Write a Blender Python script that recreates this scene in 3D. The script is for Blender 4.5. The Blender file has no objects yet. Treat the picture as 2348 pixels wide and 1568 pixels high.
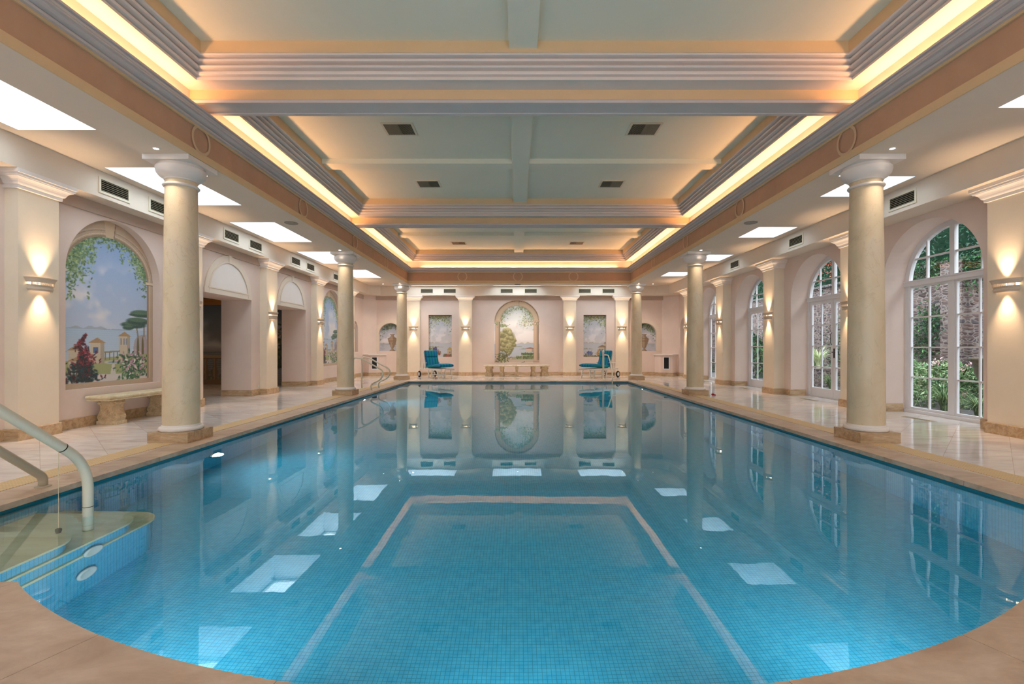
import bpy, bmesh, math, random
import numpy as np
from mathutils import Vector, Matrix
from mathutils.geometry import tessellate_polygon
PI = math.pi
SC = bpy.context.scene
COL = SC.collection
random.seed(7)

# ------------------------------------------------------------------ camera
FPX = 1100.0
EYE = 1.15
cam_d = bpy.data.cameras.new('camera')
cam_d.sensor_width = 36.0
cam_d.lens = FPX / 2348 * 36.0
cam_d.shift_x = -11 / 2348
cam_d.shift_y = 14 / 2348
cam_d.clip_end = 200
cam = bpy.data.objects.new('camera', cam_d)
cam.location = (0, 0, EYE)
cam.rotation_euler = (PI / 2, 0, 0)
COL.objects.link(cam)
SC.camera = cam

# ------------------------------------------------------------------ world / exposure
W = bpy.data.worlds.new('overcast_sky')
SC.world = W
W.use_nodes = True
bg = W.node_tree.nodes['Background']
bg.inputs[0].default_value = (0.81, 0.90, 1.0, 1)
bg.inputs[1].default_value = 4.6
SC.view_settings.view_transform = 'Standard'
SC.view_settings.look = 'None'
SC.view_settings.gamma = 1.0
SC.view_settings.use_curve_mapping = False
SC.view_settings.exposure = 0.76
SC.cycles.max_bounces = 10
SC.cycles.diffuse_bounces = 5
SC.cycles.glossy_bounces = 5
SC.cycles.transmission_bounces = 8
SC.cycles.transparent_max_bounces = 12
SC.cycles.sample_clamp_indirect = 4.0
SC.cycles.caustics_reflective = False
SC.cycles.caustics_refractive = True
SC.cycles.use_denoising = True

COVE_W = 4.0        # W per metre of cove strip
SCONCE_UP, SCONCE_DN = 46.0, 42.0
DOWN_W = 16.0
POOL_W = 70.0

def light(kind, name, loc, energy, color, rot=(0, 0, 0), parent=None, **kw):
    d = bpy.data.lights.new(name, kind)
    d.energy = energy
    d.color = color
    for k, v in kw.items():
        setattr(d, k, v)
    o = bpy.data.objects.new(name, d)
    o.location = loc
    o.rotation_euler = rot
    COL.objects.link(o)
    if parent: o.parent = parent
    return o

# key dimensions (metres)
BL, BR = -3.955, 4.13          # inner faces of colonnade beams
OL, OR = -4.51, 4.685          # outer faces
CL, CR = -4.226, 4.40          # column centres
WL, WR = -6.34, 6.66           # side walls
YB, YF = 20.2, -2.6            # back wall, wall behind the camera
NEARB, FARB = 0.3, 17.37       # coffer opening
ZS, ZC, ZU, ZB = 3.49, 3.72, 4.62, 3.34   # beam soffit, aisle ceiling, coffer ceiling, bulkhead underside
PY = [6.2 + 2.95 * k for k in range(5)]   # left pilasters
QY = [6.27 + 2.97 * k for k in range(5)]  # right pilasters
PL, PR, PFAR, PNEAR = -3.77, 3.877, 16.75, 2.364
WZ = -0.064
WARM = (1.0, 0.70, 0.44)

# cove strips (the hidden lamps in the cornice trough)
COVE_COL = (1.0, 0.50, 0.21)
for (ya, yb) in ((0.4, 5.7), (6.2, 11.4), (11.95, 17.2)):
    L = yb - ya
    light('AREA', 'cove_strip_lamp', (BL + 0.045, (ya + yb) / 2, 4.02), COVE_W * L, COVE_COL, (0, PI + 0.25, 0), shape='RECTANGLE', size=0.03, size_y=L)
    light('AREA', 'cove_strip_lamp', (BR - 0.045, (ya + yb) / 2, 4.02), COVE_W * L, COVE_COL, (0, PI - 0.25, 0), shape='RECTANGLE', size=0.03, size_y=L)
for yy, s in ((FARB - 0.045, 1), (NEARB + 0.045, -1)):
    for k in range(8):
        light('AREA', 'cove_strip_lamp', (BL + 0.5 + (k + 0.5) * (BR - BL - 1.0) / 8, yy, 4.02), COVE_W * 0.85, COVE_COL, (PI, 0, 0), shape='RECTANGLE', size=0.86, size_y=0.03)
for (x, y, z, e) in ((PL + 0.005, 6.03, -0.68, 1.0), (PL + 0.005, 11.9, -0.68, 0.8), (PR - 0.005, 14.85, -0.68, 0.6)):
    light('SPOT', 'pool_light_and_fill', (x, y, z), POOL_W * e, (0.80, 0.93, 1.0), (0, -PI / 2 * 1.08 if x < 0 else PI / 2 * 1.08, 0), spot_size=2.3, spot_blend=0.8, shadow_soft_size=0.07)

for a in (-0.42, 0.0, 0.42):  # unseen lamps added below the near coping to brighten the water
    light('SPOT', 'pool_light_and_fill', (0.055 + 4.25 * math.sin(a), 5.97 - 4.25 * math.cos(a), -0.60), POOL_W * 0.5, (0.80, 0.93, 1.0), (PI / 2 * 1.02, 0, -a * 0.6), spot_size=2.9, spot_blend=0.9, shadow_soft_size=0.07)

# ------------------------------------------------------------------ helpers
def tag(o, label=None, cat=None, group=None, kind=None):
    if label: o['label'] = label
    if cat: o['category'] = cat
    if group: o['group'] = group
    if kind: o['kind'] = kind
    return o

def empty(name, loc=(0, 0, 0), rz=0.0, **kw):
    o = bpy.data.objects.new(name, None)
    o.location = loc
    o.rotation_euler = (0, 0, rz)
    o.empty_display_size = 0.1
    COL.objects.link(o)
    return tag(o, **kw)

def copy_tree(o, parent=None):
    c = o.copy()
    COL.objects.link(c)
    if parent: c.parent = parent
    for ch in list(o.children):
        copy_tree(ch, c)
    return c

def rotz(p, a):
    c, s = math.cos(a), math.sin(a)
    return (p[0] * c - p[1] * s, p[0] * s + p[1] * c, p[2])

class MB:
    def __init__(s):
        s.v, s.f = [], []
    def quad(s, *p):
        n = len(s.v)
        s.v += [tuple(q) for q in p]
        s.f.append(tuple(range(n, n + len(p))))
        return s
    def box(s, x0, x1, y0, y1, z0, z1, rot=None, at=(0, 0, 0)):
        n = len(s.v)
        P = [(x0, y0, z0), (x1, y0, z0), (x1, y1, z0), (x0, y1, z0), (x0, y0, z1), (x1, y0, z1), (x1, y1, z1), (x0, y1, z1)]
        if rot is not None:
            P = [tuple(rot @ Vector(p) + Vector(at)) for p in P]
        s.v += P
        s.f += [tuple(n + i for i in q) for q in ((0, 3, 2, 1), (4, 5, 6, 7), (0, 1, 5, 4), (1, 2, 6, 5), (2, 3, 7, 6), (3, 0, 4, 7))]
        return s
    def lathe(s, prof, c=(0, 0, 0), seg=32, a0=0.0, a1=2 * PI, sx=1.0, sy=1.0, cap=True):
        full = abs(a1 - a0 - 2 * PI) < 1e-6
        n0 = len(s.v)
        m = seg if full else seg + 1
        for r, z in prof:
            for i in range(m):
                a = a0 + (a1 - a0) * i / seg
                s.v.append((c[0] + r * sx * math.cos(a), c[1] + r * sy * math.sin(a), c[2] + z))
        for j in range(len(prof) - 1):
            for i in range(seg):
                i2 = (i + 1) % m
                s.f.append((n0 + j * m + i, n0 + j * m + i2, n0 + (j + 1) * m + i2, n0 + (j + 1) * m + i))
        if cap and full:
            s.f.append(tuple(n0 + i for i in reversed(range(m))))
            s.f.append(tuple(n0 + (len(prof) - 1) * m + i for i in range(m)))
        return s
    def tube(s, pts, r, seg=12, closed=False):
        pts = [Vector(p) for p in pts]
        N = len(pts)
        n0 = len(s.v)
        up = None
        for i, p in enumerate(pts):
            if closed: t = pts[(i + 1) % N] - pts[i - 1]
            else: t = pts[min(i + 1, N - 1)] - pts[max(i - 1, 0)]
            t.normalize()
            if up is None:
                up = Vector((0, 0, 1)) if abs(t.z) < 0.9 else Vector((1, 0, 0))
            up = (up - t * up.dot(t)).normalized()
            b = t.cross(up)
            rr = r[i] if isinstance(r, (list, tuple)) else r
            for k in range(seg):
                a = 2 * PI * k / seg
                s.v.append(tuple(p + (up * math.cos(a) + b * math.sin(a)) * rr))
        for i in range(N if closed else N - 1):
            for k in range(seg):
                a, b_ = n0 + i * seg, n0 + ((i + 1) % N) * seg
                s.f.append((a + k, a + (k + 1) % seg, b_ + (k + 1) % seg, b_ + k))
        if not closed:
            s.f.append(tuple(n0 + k for k in reversed(range(seg))))
            s.f.append(tuple(n0 + (N - 1) * seg + k for k in range(seg)))
        return s
    def sphere(s, c, r, seg=12, rings=8, sc=(1, 1, 1)):
        n0 = len(s.v)
        for j in range(1, rings):
            t = PI * j / rings
            for i in range(seg):
                a = 2 * PI * i / seg
                s.v.append((c[0] + r * sc[0] * math.sin(t) * math.cos(a), c[1] + r * sc[1] * math.sin(t) * math.sin(a), c[2] + r * sc[2] * math.cos(t)))
        top = len(s.v); s.v.append((c[0], c[1], c[2] + r * sc[2]))
        bot = len(s.v); s.v.append((c[0], c[1], c[2] - r * sc[2]))
        for j in range(rings - 2):
            for i in range(seg):
                s.f.append((n0 + j * seg + i, n0 + (j + 1) * seg + i, n0 + (j + 1) * seg + (i + 1) % seg, n0 + j * seg + (i + 1) % seg))
        for i in range(seg):
            s.f.append((top, n0 + i, n0 + (i + 1) % seg))
            s.f.append((bot, n0 + (rings - 2) * seg + (i + 1) % seg, n0 + (rings - 2) * seg + i))
        return s
    def prism(s, poly, fn0, fn1):
        """poly: list of 2D points; fn0/fn1 map a 2D point to the two 3D ends."""
        n = len(s.v); k = len(poly)
        s.v += [tuple(fn0(p)) for p in poly] + [tuple(fn1(p)) for p in poly]
        for t in tessellate_polygon([[Vector((p[0], p[1], 0)) for p in poly]]):
            s.f.append(tuple(n + i for i in t)); s.f.append(tuple(n + k + i for i in reversed(t)))
        for i in range(k):
            j = (i + 1) % k
            s.f.append((n + i, n + j, n + k + j, n + k + i))
        return s
    def sweep(s, prof, path, closed=False, cap=False):
        """prof: (out, z) pairs; out is to the RIGHT of the path direction. path: 2D points, mitred."""
        P = [Vector(p) for p in path]
        N = len(P)
        n0 = len(s.v)
        m = len(prof)
        for i, p in enumerate(P):
            d0 = (p - P[i - 1]).normalized() if (closed or i > 0) else None
            d1 = (P[(i + 1) % N] - p).normalized() if (closed or i < N - 1) else None
            if d0 is None: d0 = d1
            if d1 is None: d1 = d0
            n_a, n_b = Vector((d0.y, -d0.x)), Vector((d1.y, -d1.x))
            mt = (n_a + n_b)
            mt = mt / max(1e-6, (1 + n_a.dot(n_b)))
            for o, z in prof:
                q = p + mt * o
                s.v.append((q.x, q.y, z))
        for i in range(N if closed else N - 1):
            a, b = n0 + i * m, n0 + ((i + 1) % N) * m
            for k in range(m - 1):
                s.f.append((a + k, b + k, b + k + 1, a + k + 1))
        if cap and not closed:
            s.f.append(tuple(n0 + k for k in range(m)))
            s.f.append(tuple(n0 + (N - 1) * m + k for k in reversed(range(m))))
        return s
    def xf(s, fn):
        s.v = [tuple(fn(p)) for p in s.v]
        return s
    def build(s, name, mat, parent=None, smooth=False, bevel=0.0, loc=None, rz=None, autos=None, **kw):
        me = bpy.data.meshes.new(name)
        me.from_pydata(s.v, [], s.f)
        bm = bmesh.new(); bm.from_mesh(me)
        bmesh.ops.recalc_face_normals(bm, faces=bm.faces)
        if bevel:
            bmesh.ops.remove_doubles(bm, verts=bm.verts, dist=1e-5)
            es = [e for e in bm.edges if len(e.link_faces) == 2 and e.calc_face_angle(0) > 0.6]
            bmesh.ops.bevel(bm, geom=es, offset=bevel, segments=2, affect='EDGES', profile=0.6)
        if autos:
            for f in bm.faces: f.smooth = True
            for e in bm.edges:
                if len(e.link_faces) == 2 and e.calc_face_angle(0) > autos: e.smooth = False
        elif smooth:
            for f in bm.faces: f.smooth = True
        bm.to_mesh(me); bm.free()
        me.materials.append(mat)
        o = bpy.data.objects.new(name, me)
        COL.objects.link(o)
        if loc: o.location = loc
        if rz: o.rotation_euler = (0, 0, rz)
        if parent: o.parent = parent
        return tag(o, **kw)

def bez(pts, n=10):
    """Catmull-Rom through pts"""
    P = [Vector(p) for p in pts]
    P = [2 * P[0] - P[1]] + P + [2 * P[-1] - P[-2]]
    out = []
    for i in range(1, len(P) - 2):
        for k in range(n):
            t = k / n
            a, b, c, d = P[i - 1:i + 3]
            out.append(0.5 * ((2 * b) + (c - a) * t + (2 * a - 5 * b + 4 * c - d) * t * t + (3 * b - a - 3 * c + d) * t ** 3))
    out.append(P[-2])
    return out

def fillet(pts, r, n=8):
    """round the corners of a 3D polyline"""
    P = [Vector(p) for p in pts]
    out = [P[0]]
    for i in range(1, len(P) - 1):
        rr = r[i - 1] if isinstance(r, (list, tuple)) else r
        a = (P[i - 1] - P[i]); b = (P[i + 1] - P[i])
        la, lb = a.length, b.length
        a.normalize(); b.normalize()
        rr = min(rr, la * 0.49, lb * 0.49)
        p0, p1 = P[i] + a * rr, P[i] + b * rr
        for k in range(n + 1):
            t = k / n
            out.append(p0 * (1 - t) ** 2 + P[i] * 2 * t * (1 - t) + p1 * t * t)
    out.append(P[-1])
    return out

# ------------------------------------------------------------------ materials
def srgb(*c):
    return tuple(((x / 255) / 12.92 if x / 255 <= 0.04045 else ((x / 255 + 0.055) / 1.055) ** 2.4) for x in c)

class NT:
    def __init__(s, name):
        s.m = bpy.data.materials.new(name); s.m.use_nodes = True
        s.t = s.m.node_tree; s.t.nodes.clear()
        s.out = s.n('ShaderNodeOutputMaterial')
    def n(s, typ, **kw):
        x = s.t.nodes.new(typ)
        for k, v in kw.items(): setattr(x, k, v)
        return x
    def l(s, a, b): s.t.links.new(a, b)
    def val(s, sock, v):
        if hasattr(v, 'is_output'): s.l(v, sock)
        else: sock.default_value = v
    def math(s, op, a, b=0.0, c=None):
        x = s.n('ShaderNodeMath', operation=op)
        s.val(x.inputs[0], a); s.val(x.inputs[1], b)
        if c is not None: s.val(x.inputs[2], c)
        return x.outputs[0]
    def mix(s, fac, a, b, mode='MIX'):
        x = s.n('ShaderNodeMix', data_type='RGBA', blend_type=mode)
        s.val(x.inputs[0], fac)
        for k, v in ((6, a), (7, b)):
            if hasattr(v, 'is_output'): s.l(v, x.inputs[k])
            else: x.inputs[k].default_value = (*v[:3], 1)
        return x.outputs[2]
    def noise(s, vec, scale, detail=4, rough=0.55, dist=0.0):
        x = s.n('ShaderNodeTexNoise')
        x.inputs['Scale'].default_value = scale; x.inputs['Detail'].default_value = detail
        x.inputs['Roughness'].default_value = rough; x.inputs['Distortion'].default_value = dist
        if vec is not None: s.l(vec, x.inputs['Vector'])
        return x.outputs[0]
    def ramp(s, fac, stops):
        x = s.n('ShaderNodeValToRGB')
        e = x.color_ramp.elements
        while len(e) < len(stops): e.new(0.5)
        for i, (p, c) in enumerate(stops):
            e[i].position = p; e[i].color = (*c[:3], 1) if isinstance(c, tuple) else (c, c, c, 1)
        s.l(fac, x.inputs[0])
        return x.outputs[0]
    def coord(s, kind='Object'):
        return s.n('ShaderNodeTexCoord').outputs[kind]
    def mapping(s, vec, sc=(1, 1, 1), rot=(0, 0, 0), loc=(0, 0, 0)):
        x = s.n('ShaderNodeMapping')
        x.inputs['Scale'].default_value = sc; x.inputs['Rotation'].default_value = rot; x.inputs['Location'].default_value = loc
        s.l(vec, x.inputs['Vector'])
        return x.outputs[0]
    def bsdf(s, color, rough=0.6, spec=0.5, metal=0.0, bump=None, bstr=0.2, bdist=0.01, **kw):
        b = s.n('ShaderNodeBsdfPrincipled')
        if hasattr(color, 'is_output'): s.l(color, b.inputs['Base Color'])
        else: b.inputs['Base Color'].default_value = (*color[:3], 1)
        s.val(b.inputs['Roughness'], rough)
        b.inputs['Specular IOR Level'].default_value = spec
        b.inputs['Metallic'].default_value = metal
        for k, v in kw.items():
            b.inputs[k.replace('_', ' ')].default_value = v
        if bump is not None:
            bn = s.n('ShaderNodeBump'); bn.inputs['Strength'].default_value = bstr; bn.inputs['Distance'].default_value = bdist
            s.l(bump, bn.inputs['Height']); s.l(bn.outputs[0], b.inputs['Normal'])
        s.l(b.outputs[0], s.out.inputs[0])
        return b

def simple(name, c, rough=0.6, spec=0.3, metal=0.0, var=0.06, scale=6.0, bump=0.1, **kw):
    t = NT(name); co = t.coord()
    n = t.noise(co, scale, 5)
    c2 = tuple(x * (1 - var) for x in c); c1 = tuple(min(1, x * (1 + var)) for x in c)
    col = t.ramp(n, [(0.3, c2), (0.7, c1)])
    t.bsdf(col, rough, spec, metal, bump=t.noise(co, scale * 12, 3), bstr=bump, bdist=0.004, **kw)
    return t.m

def emis(name, c, s):
    t = NT(name)
    e = t.n('ShaderNodeEmission'); e.inputs[0].default_value = (*c, 1); e.inputs[1].default_value = s
    t.l(e.outputs[0], t.out.inputs[0])
    return t.m

def travertine(name, c1, c2, c3, rough=0.35, scale=1.0, stretch=(0.35, 1.6, 1.6), spec=0.5, bump=0.15):
    t = NT(name); co = t.coord()
    v = t.mapping(co, sc=tuple(x * scale for x in stretch))
    a = t.noise(v, 3.0, 8, 0.62, 0.8)
    b = t.noise(v, 14.0, 6, 0.6, 0.3)
    col = t.ramp(a, [(0.3, c1), (0.5, c2), (0.72, c3)])
    col = t.mix(t.math('MULTIPLY', t.ramp(b, [(0.42, 0.0), (0.7, 1.0)]), 0.35), col, c1)
    t.bsdf(col, rough, spec, bump=b, bstr=bump, bdist=0.004)
    return t.m

def marble_column(name):
    t = NT(name); co = t.coord()
    v = t.mapping(co, sc=(1, 1, 0.7), rot=(0.5, 0.6, 0))
    a = t.noise(v, 1.6, 6, 0.6, 1.2)
    col = t.ramp(a, [(0.3, srgb(208, 188, 154)), (0.55, srgb(222, 203, 172)), (0.75, srgb(216, 200, 178))])
    ve = t.noise(v, 2.4, 8, 0.55, 1.8)
    vein = t.ramp(t.math('ABSOLUTE', t.math('SUBTRACT', ve, 0.5)), [(0.0, 1.0), (0.012, 0.0)])
    col = t.mix(t.math('MULTIPLY', vein, 0.30), col, srgb(180, 150, 110))
    t.bsdf(col, 0.42, 0.4, bump=a, bstr=0.06, bdist=0.01)
    return t.m

def mosaic(name):
    """25 mm pool mosaic, darker teal band at the waterline"""
    t = NT(name); geo = t.n('ShaderNodeNewGeometry'); co = geo.outputs['Position']
    sep = t.n('ShaderNodeSeparateXYZ'); t.l(co, sep.inputs[0])
    P = 0.0262
    lines = []
    for k in range(3):
        f = t.math('FRACT', t.math('DIVIDE', sep.outputs[k], P))
        lines.append(t.math('LESS_THAN', t.math('ABSOLUTE', t.math('SUBTRACT', f, 0.5)), 0.065))
    gn = t.n('ShaderNodeSeparateXYZ'); t.l(geo.outputs['True Normal'], gn.inputs[0])
    flat = t.math('GREATER_THAN', t.math('ABSOLUTE', gn.outputs[2]), 0.7)
    nx = t.math('GREATER_THAN', t.math('ABSOLUTE', gn.outputs[0]), 0.7)
    # floor: x,y lines ; x-facing walls: y,z ; y-facing walls: x,z
    lx = t.math('MULTIPLY', lines[0], t.math('SUBTRACT', 1.0, nx))
    ly = t.math('MULTIPLY', lines[1], t.math('MAXIMUM', flat, nx))
    lz = t.math('MULTIPLY', lines[2], t.math('SUBTRACT', 1.0, flat))
    g = t.math('MAXIMUM', t.math('MAXIMUM', lx, ly), lz)
    n = t.noise(t.mapping(co, sc=(1 / P * 0.5,) * 3), 1.0, 1)
    tile = t.ramp(n, [(0.3, srgb(62, 184, 222)), (0.7, srgb(84, 200, 232))])
    band = t.math('GREATER_THAN', sep.outputs[2], -0.21)
    tile = t.mix(t.math('MULTIPLY', band, t.math('SUBTRACT', 1.0, flat)), tile, srgb(38, 124, 140))
    col = t.mix(t.math('MULTIPLY', g, 0.6), tile, srgb(26, 112, 140))
    t.bsdf(col, 0.35, 0.3)
    return t.m

def floor_mat(name):
    t = NT(name); co = t.coord()
    sep = t.n('ShaderNodeSeparateXYZ'); t.l(co, sep.inputs[0])
    S = 0.735
    u = t.math('DIVIDE', t.math('SUBTRACT', t.math('ADD', sep.outputs[0], sep.outputs[1]), 0.03), S)
    v = t.math('DIVIDE', t.math('SUBTRACT', t.math('SUBTRACT', sep.outputs[0], sep.outputs[1]), 0.165), S)
    def ln(x, w): return t.math('LESS_THAN', t.math('ABSOLUTE', t.math('SUBTRACT', t.math('FRACT', t.math('ADD', x, 0.5)), 0.5)), w)
    g = t.math('MAXIMUM', ln(u, 0.0035), ln(v, 0.0035))
    cid = t.n('ShaderNodeCombineXYZ')
    t.l(t.math('FLOOR', u), cid.inputs[0]); t.l(t.math('FLOOR', v), cid.inputs[1])
    wn = t.n('ShaderNodeTexWhiteNoise', noise_dimensions='3D'); t.l(cid.outputs[0], wn.inputs[0])
    vec = t.n('ShaderNodeVectorMath', operation='ADD')
    sc_ = t.n('ShaderNodeVectorMath', operation='SCALE'); t.l(wn.outputs[1], sc_.inputs[0]); sc_.inputs['Scale'].default_value = 7.0
    t.l(t.mapping(co, rot=(0, 0, 0.4), sc=(0.5, 2.2, 1)), vec.inputs[0]); t.l(sc_.outputs[0], vec.inputs[1])
    a = t.noise(vec.outputs[0], 2.6, 8, 0.62, 0.9)
    col = t.ramp(a, [(0.28, srgb(208, 192, 182)), (0.5, srgb(232, 221, 214)), (0.75, srgb(244, 238, 233))])
    tint = t.ramp(wn.outputs[0], [(0.0, (0.90, 0.89, 0.88)), (1.0, (1.0, 1.0, 1.0))])
    col = t.mix(1.0, col, tint, 'MULTIPLY')
    col = t.mix(t.math('MULTIPLY', g, 0.6), col, srgb(150, 122, 96))
    rg = t.ramp(t.noise(co, 1.3, 4), [(0.3, 0.05), (0.7, 0.14)])
    t.bsdf(col, rg, 0.45, bump=a, bstr=0.03, bdist=0.004)
    return t.m

def stone_wall_mat(name):
    t = NT(name); co = t.coord()
    v = t.mapping(co, sc=(1, 1, 1))
    sep = t.n('ShaderNodeSeparateXYZ'); t.l(v, sep.inputs[0])
    cmb = t.n('ShaderNodeCombineXYZ')
    wob = t.math('MULTIPLY', t.noise(v, 1.6, 2), 0.18)
    t.l(t.math('ADD', t.math('ADD', sep.outputs[1], sep.outputs[0]), wob), cmb.inputs[0]); t.l(t.math('ADD', sep.outputs[2], wob), cmb.inputs[1])
    vo = t.n('ShaderNodeTexVoronoi', feature='DISTANCE_TO_EDGE'); vo.inputs['Scale'].default_value = 1.0
    t.l(t.mapping(cmb.outputs[0], sc=(5.6, 14.0, 1)), vo.inputs['Vector']); vo.inputs['Randomness'].default_value = 0.72
    vc = t.n('ShaderNodeTexVoronoi', feature='F1'); vc.inputs['Scale'].default_value = 1.0; vc.inputs['Randomness'].default_value = 0.72
    t.l(t.mapping(cmb.outputs[0], sc=(5.6, 14.0, 1)), vc.inputs['Vector'])
    bw = t.n('ShaderNodeSeparateColor'); t.l(vc.outputs['Color'], bw.inputs[0])
    stone = t.ramp(bw.outputs[0], [(0.0, srgb(62, 48, 48)), (0.4, srgb(92, 74, 74)), (0.7, srgb(112, 92, 84)), (1.0, srgb(76, 70, 74))])
    stone = t.mix(t.math('MULTIPLY', t.noise(v, 18, 5), 0.5), stone, srgb(60, 52, 50))
    mort = t.ramp(vo.outputs[0], [(0.03, 1.0), (0.09, 0.0)])
    col = t.mix(t.math('MULTIPLY', mort, 0.8), stone, srgb(132, 122, 116))
    t.bsdf(col, 0.9, 0.1, bump=vo.outputs[0], bstr=0.6, bdist=0.05)
    return t.m

def leaf_mat(name, stops, rough=0.5):
    t = NT(name)
    oi = t.n('ShaderNodeNewGeometry')
    col = t.ramp(oi.outputs['Random Per Island'], stops)
    t.bsdf(col, rough, 0.35)
    return t.m

def glass_mat(name, tint=(0.93, 0.97, 0.96)):
    t = NT(name)
    tr = t.n('ShaderNodeBsdfTransparent'); tr.inputs[0].default_value = (*tint, 1)
    gl = t.n('ShaderNodeBsdfGlossy'); gl.inputs['Roughness'].default_value = 0.01
    ge = t.n('ShaderNodeNewGeometry')
    dt = t.n('ShaderNodeVectorMath', operation='DOT_PRODUCT'); t.l(ge.outputs['Normal'], dt.inputs[0]); t.l(ge.outputs['Incoming'], dt.inputs[1])
    k = t.math('SUBTRACT', 1.0, t.math('ABSOLUTE', dt.outputs['Value']))
    fr = t.math('ADD', 0.05, t.math('MULTIPLY', t.math('POWER', k, 5.0), 0.9))
    mx = t.n('ShaderNodeMixShader')
    t.l(fr, mx.inputs[0]); t.l(tr.outputs[0], mx.inputs[1]); t.l(gl.outputs[0], mx.inputs[2])
    t.l(mx.outputs[0], t.out.inputs[0])
    return t.m

def water_mat(name):
    t = NT(name); co = t.coord()
    g = t.n('ShaderNodeBsdfGlass'); g.inputs['IOR'].default_value = 1.333; g.inputs['Roughness'].default_value = 0.012
    g.inputs['Color'].default_value = (0.86, 0.97, 1.0, 1)
    n1 = t.noise(t.mapping(co, sc=(1.0, 0.55, 1)), 1.7, 2, 0.45)
    n2 = t.noise(co, 9.0, 2, 0.5)
    h = t.math('ADD', n1, t.math('MULTIPLY', n2, 0.06))
    b = t.n('ShaderNodeBump'); b.inputs['Strength'].default_value = 0.22; b.inputs['Distance'].default_value = 0.008
    t.l(h, b.inputs['Height']); t.l(b.outputs[0], g.inputs['Normal'])
    t.l(g.outputs[0], t.out.inputs[0])
    return t.m

def grate_mat(name):
    t = NT(name); co = t.coord()
    sep = t.n('ShaderNodeSeparateXYZ'); t.l(co, sep.inputs[0])
    f = t.math('FRACT', t.math('MULTIPLY', sep.outputs[1], 40.0))
    f2 = t.math('FRACT', t.math('MULTIPLY', sep.outputs[0], 34.0))
    g = t.math('MAXIMUM', t.math('LESS_THAN', f, 0.28), t.math('LESS_THAN', f2, 0.16))
    col = t.mix(g, srgb(222, 196, 150), srgb(186, 152, 104))
    t.bsdf(col, 0.5, 0.3)
    return t.m

def stripe_mat(name):
    t = NT(name); co = t.coord()
    sep = t.n('ShaderNodeSeparateXYZ'); t.l(co, sep.inputs[0])
    x = t.math('FRACT', t.math('ADD', t.math('MULTIPLY', sep.outputs[1], 8.4), 0.25))
    a = t.math('LESS_THAN', x, 0.36)
    col = t.mix(a, srgb(14, 132, 142), srgb(12, 84, 158))
    b = t.math('LESS_THAN', t.math('ABSOLUTE', t.math('SUBTRACT', x, 0.18)), 0.035)
    col = t.mix(b, col, srgb(20, 120, 150))
    t.bsdf(col, 0.7, 0.2, bump=t.noise(co, 80, 2), bstr=0.1, bdist=0.003)
    return t.m

def paint_mat(name):
    t = NT(name)
    a = t.n('ShaderNodeVertexColor', layer_name='paint')
    n = t.noise(t.coord(), 60, 4)
    col = t.mix(t.ramp(n, [(0.3, 0.0), (0.8, 0.10)]), a.outputs[0], (0.9, 0.88, 0.85))
    t.bsdf(col, 0.75, 0.15)
    return t.m

M = {}
M['wall'] = simple('blush_plaster', srgb(226, 205, 192), 0.8, 0.15, var=0.03, scale=2.0, bump=0.08)
M['ceil'] = simple('cream_ceiling_plaster', srgb(226, 210, 192), 0.8, 0.15, var=0.02, scale=1.5, bump=0.05)
M['sage'] = simple('pale_sage_ceiling_paint', srgb(232, 229, 210), 0.85, 0.1, var=0.02, scale=1.2, bump=0.04)
M['trimw'] = simple('warm_white_moulding', srgb(226, 214, 206), 0.6, 0.25, var=0.02, scale=3, bump=0.03)
M['trimg'] = simple('grey_white_moulding', srgb(204, 194, 190), 0.6, 0.25, var=0.02, scale=3, bump=0.03)
M['tan'] = simple('tan_fascia_paint', srgb(220, 190, 150), 0.8, 0.12, var=0.03, scale=2.5, bump=0.05)
M['frieze'] = simple('terracotta_frieze_paint', srgb(190, 154, 128), 0.85, 0.1, var=0.05, scale=4, bump=0.05)
M['ring'] = simple('pale_stencil_paint', srgb(214, 184, 150), 0.85, 0.1, var=0.03, scale=6)
M['pil'] = simple('cream_stipple_plaster', srgb(229, 213, 190), 0.7, 0.2, var=0.05, scale=1.6, bump=0.1)
M['band'] = simple('shade_toned_frieze_plaster', srgb(190, 168, 152), 0.8, 0.12, var=0.03, scale=2)  # shade below the bulkhead is mixed into this colour
M['column'] = marble_column('cream_scagliola')
M['bead'] = simple('white_plaster_moulding', srgb(232, 222, 214), 0.5, 0.3, var=0.02, scale=3, bump=0.03)
M['trav'] = travertine('honed_travertine', srgb(150, 120, 86), srgb(190, 160, 124), srgb(208, 184, 152), 0.45, 3.0)
M['coping'] = travertine('coping_travertine', srgb(168, 142, 118), srgb(194, 170, 146), srgb(212, 192, 170), 0.38, 1.3, (0.6, 1.1, 1.0))
M['floor'] = floor_mat('diagonal_travertine_tiles')
M['mosaic'] = mosaic('blue_pool_mosaic')
M['tread'] = travertine('submerged_tread_stone', srgb(206, 196, 150), srgb(226, 218, 178), srgb(236, 230, 200), 0.5, 1.5)
M['water'] = water_mat('still_pool_water')
M['stone'] = travertine('cast_limestone', srgb(170, 140, 104), srgb(204, 178, 140), srgb(220, 200, 166), 0.6, 4.0, (1, 1, 1), bump=0.4)
M['stonel'] = travertine('pale_cast_limestone', srgb(196, 176, 136), srgb(222, 206, 170), srgb(232, 220, 190), 0.5, 2.5, (1, 1, 1))
M['rail'] = simple('cream_coated_tube', srgb(224, 214, 190), 0.28, 0.5, var=0.02, scale=4, bump=0.0)
M['raild'] = simple('taupe_coated_tube', srgb(176, 162, 138), 0.3, 0.5, var=0.03, scale=4, bump=0.0)
M['joinery'] = simple('white_painted_joinery', srgb(226, 222, 222), 0.45, 0.35, var=0.02, scale=3, bump=0.03)
M['glass'] = glass_mat('window_glass')
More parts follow.
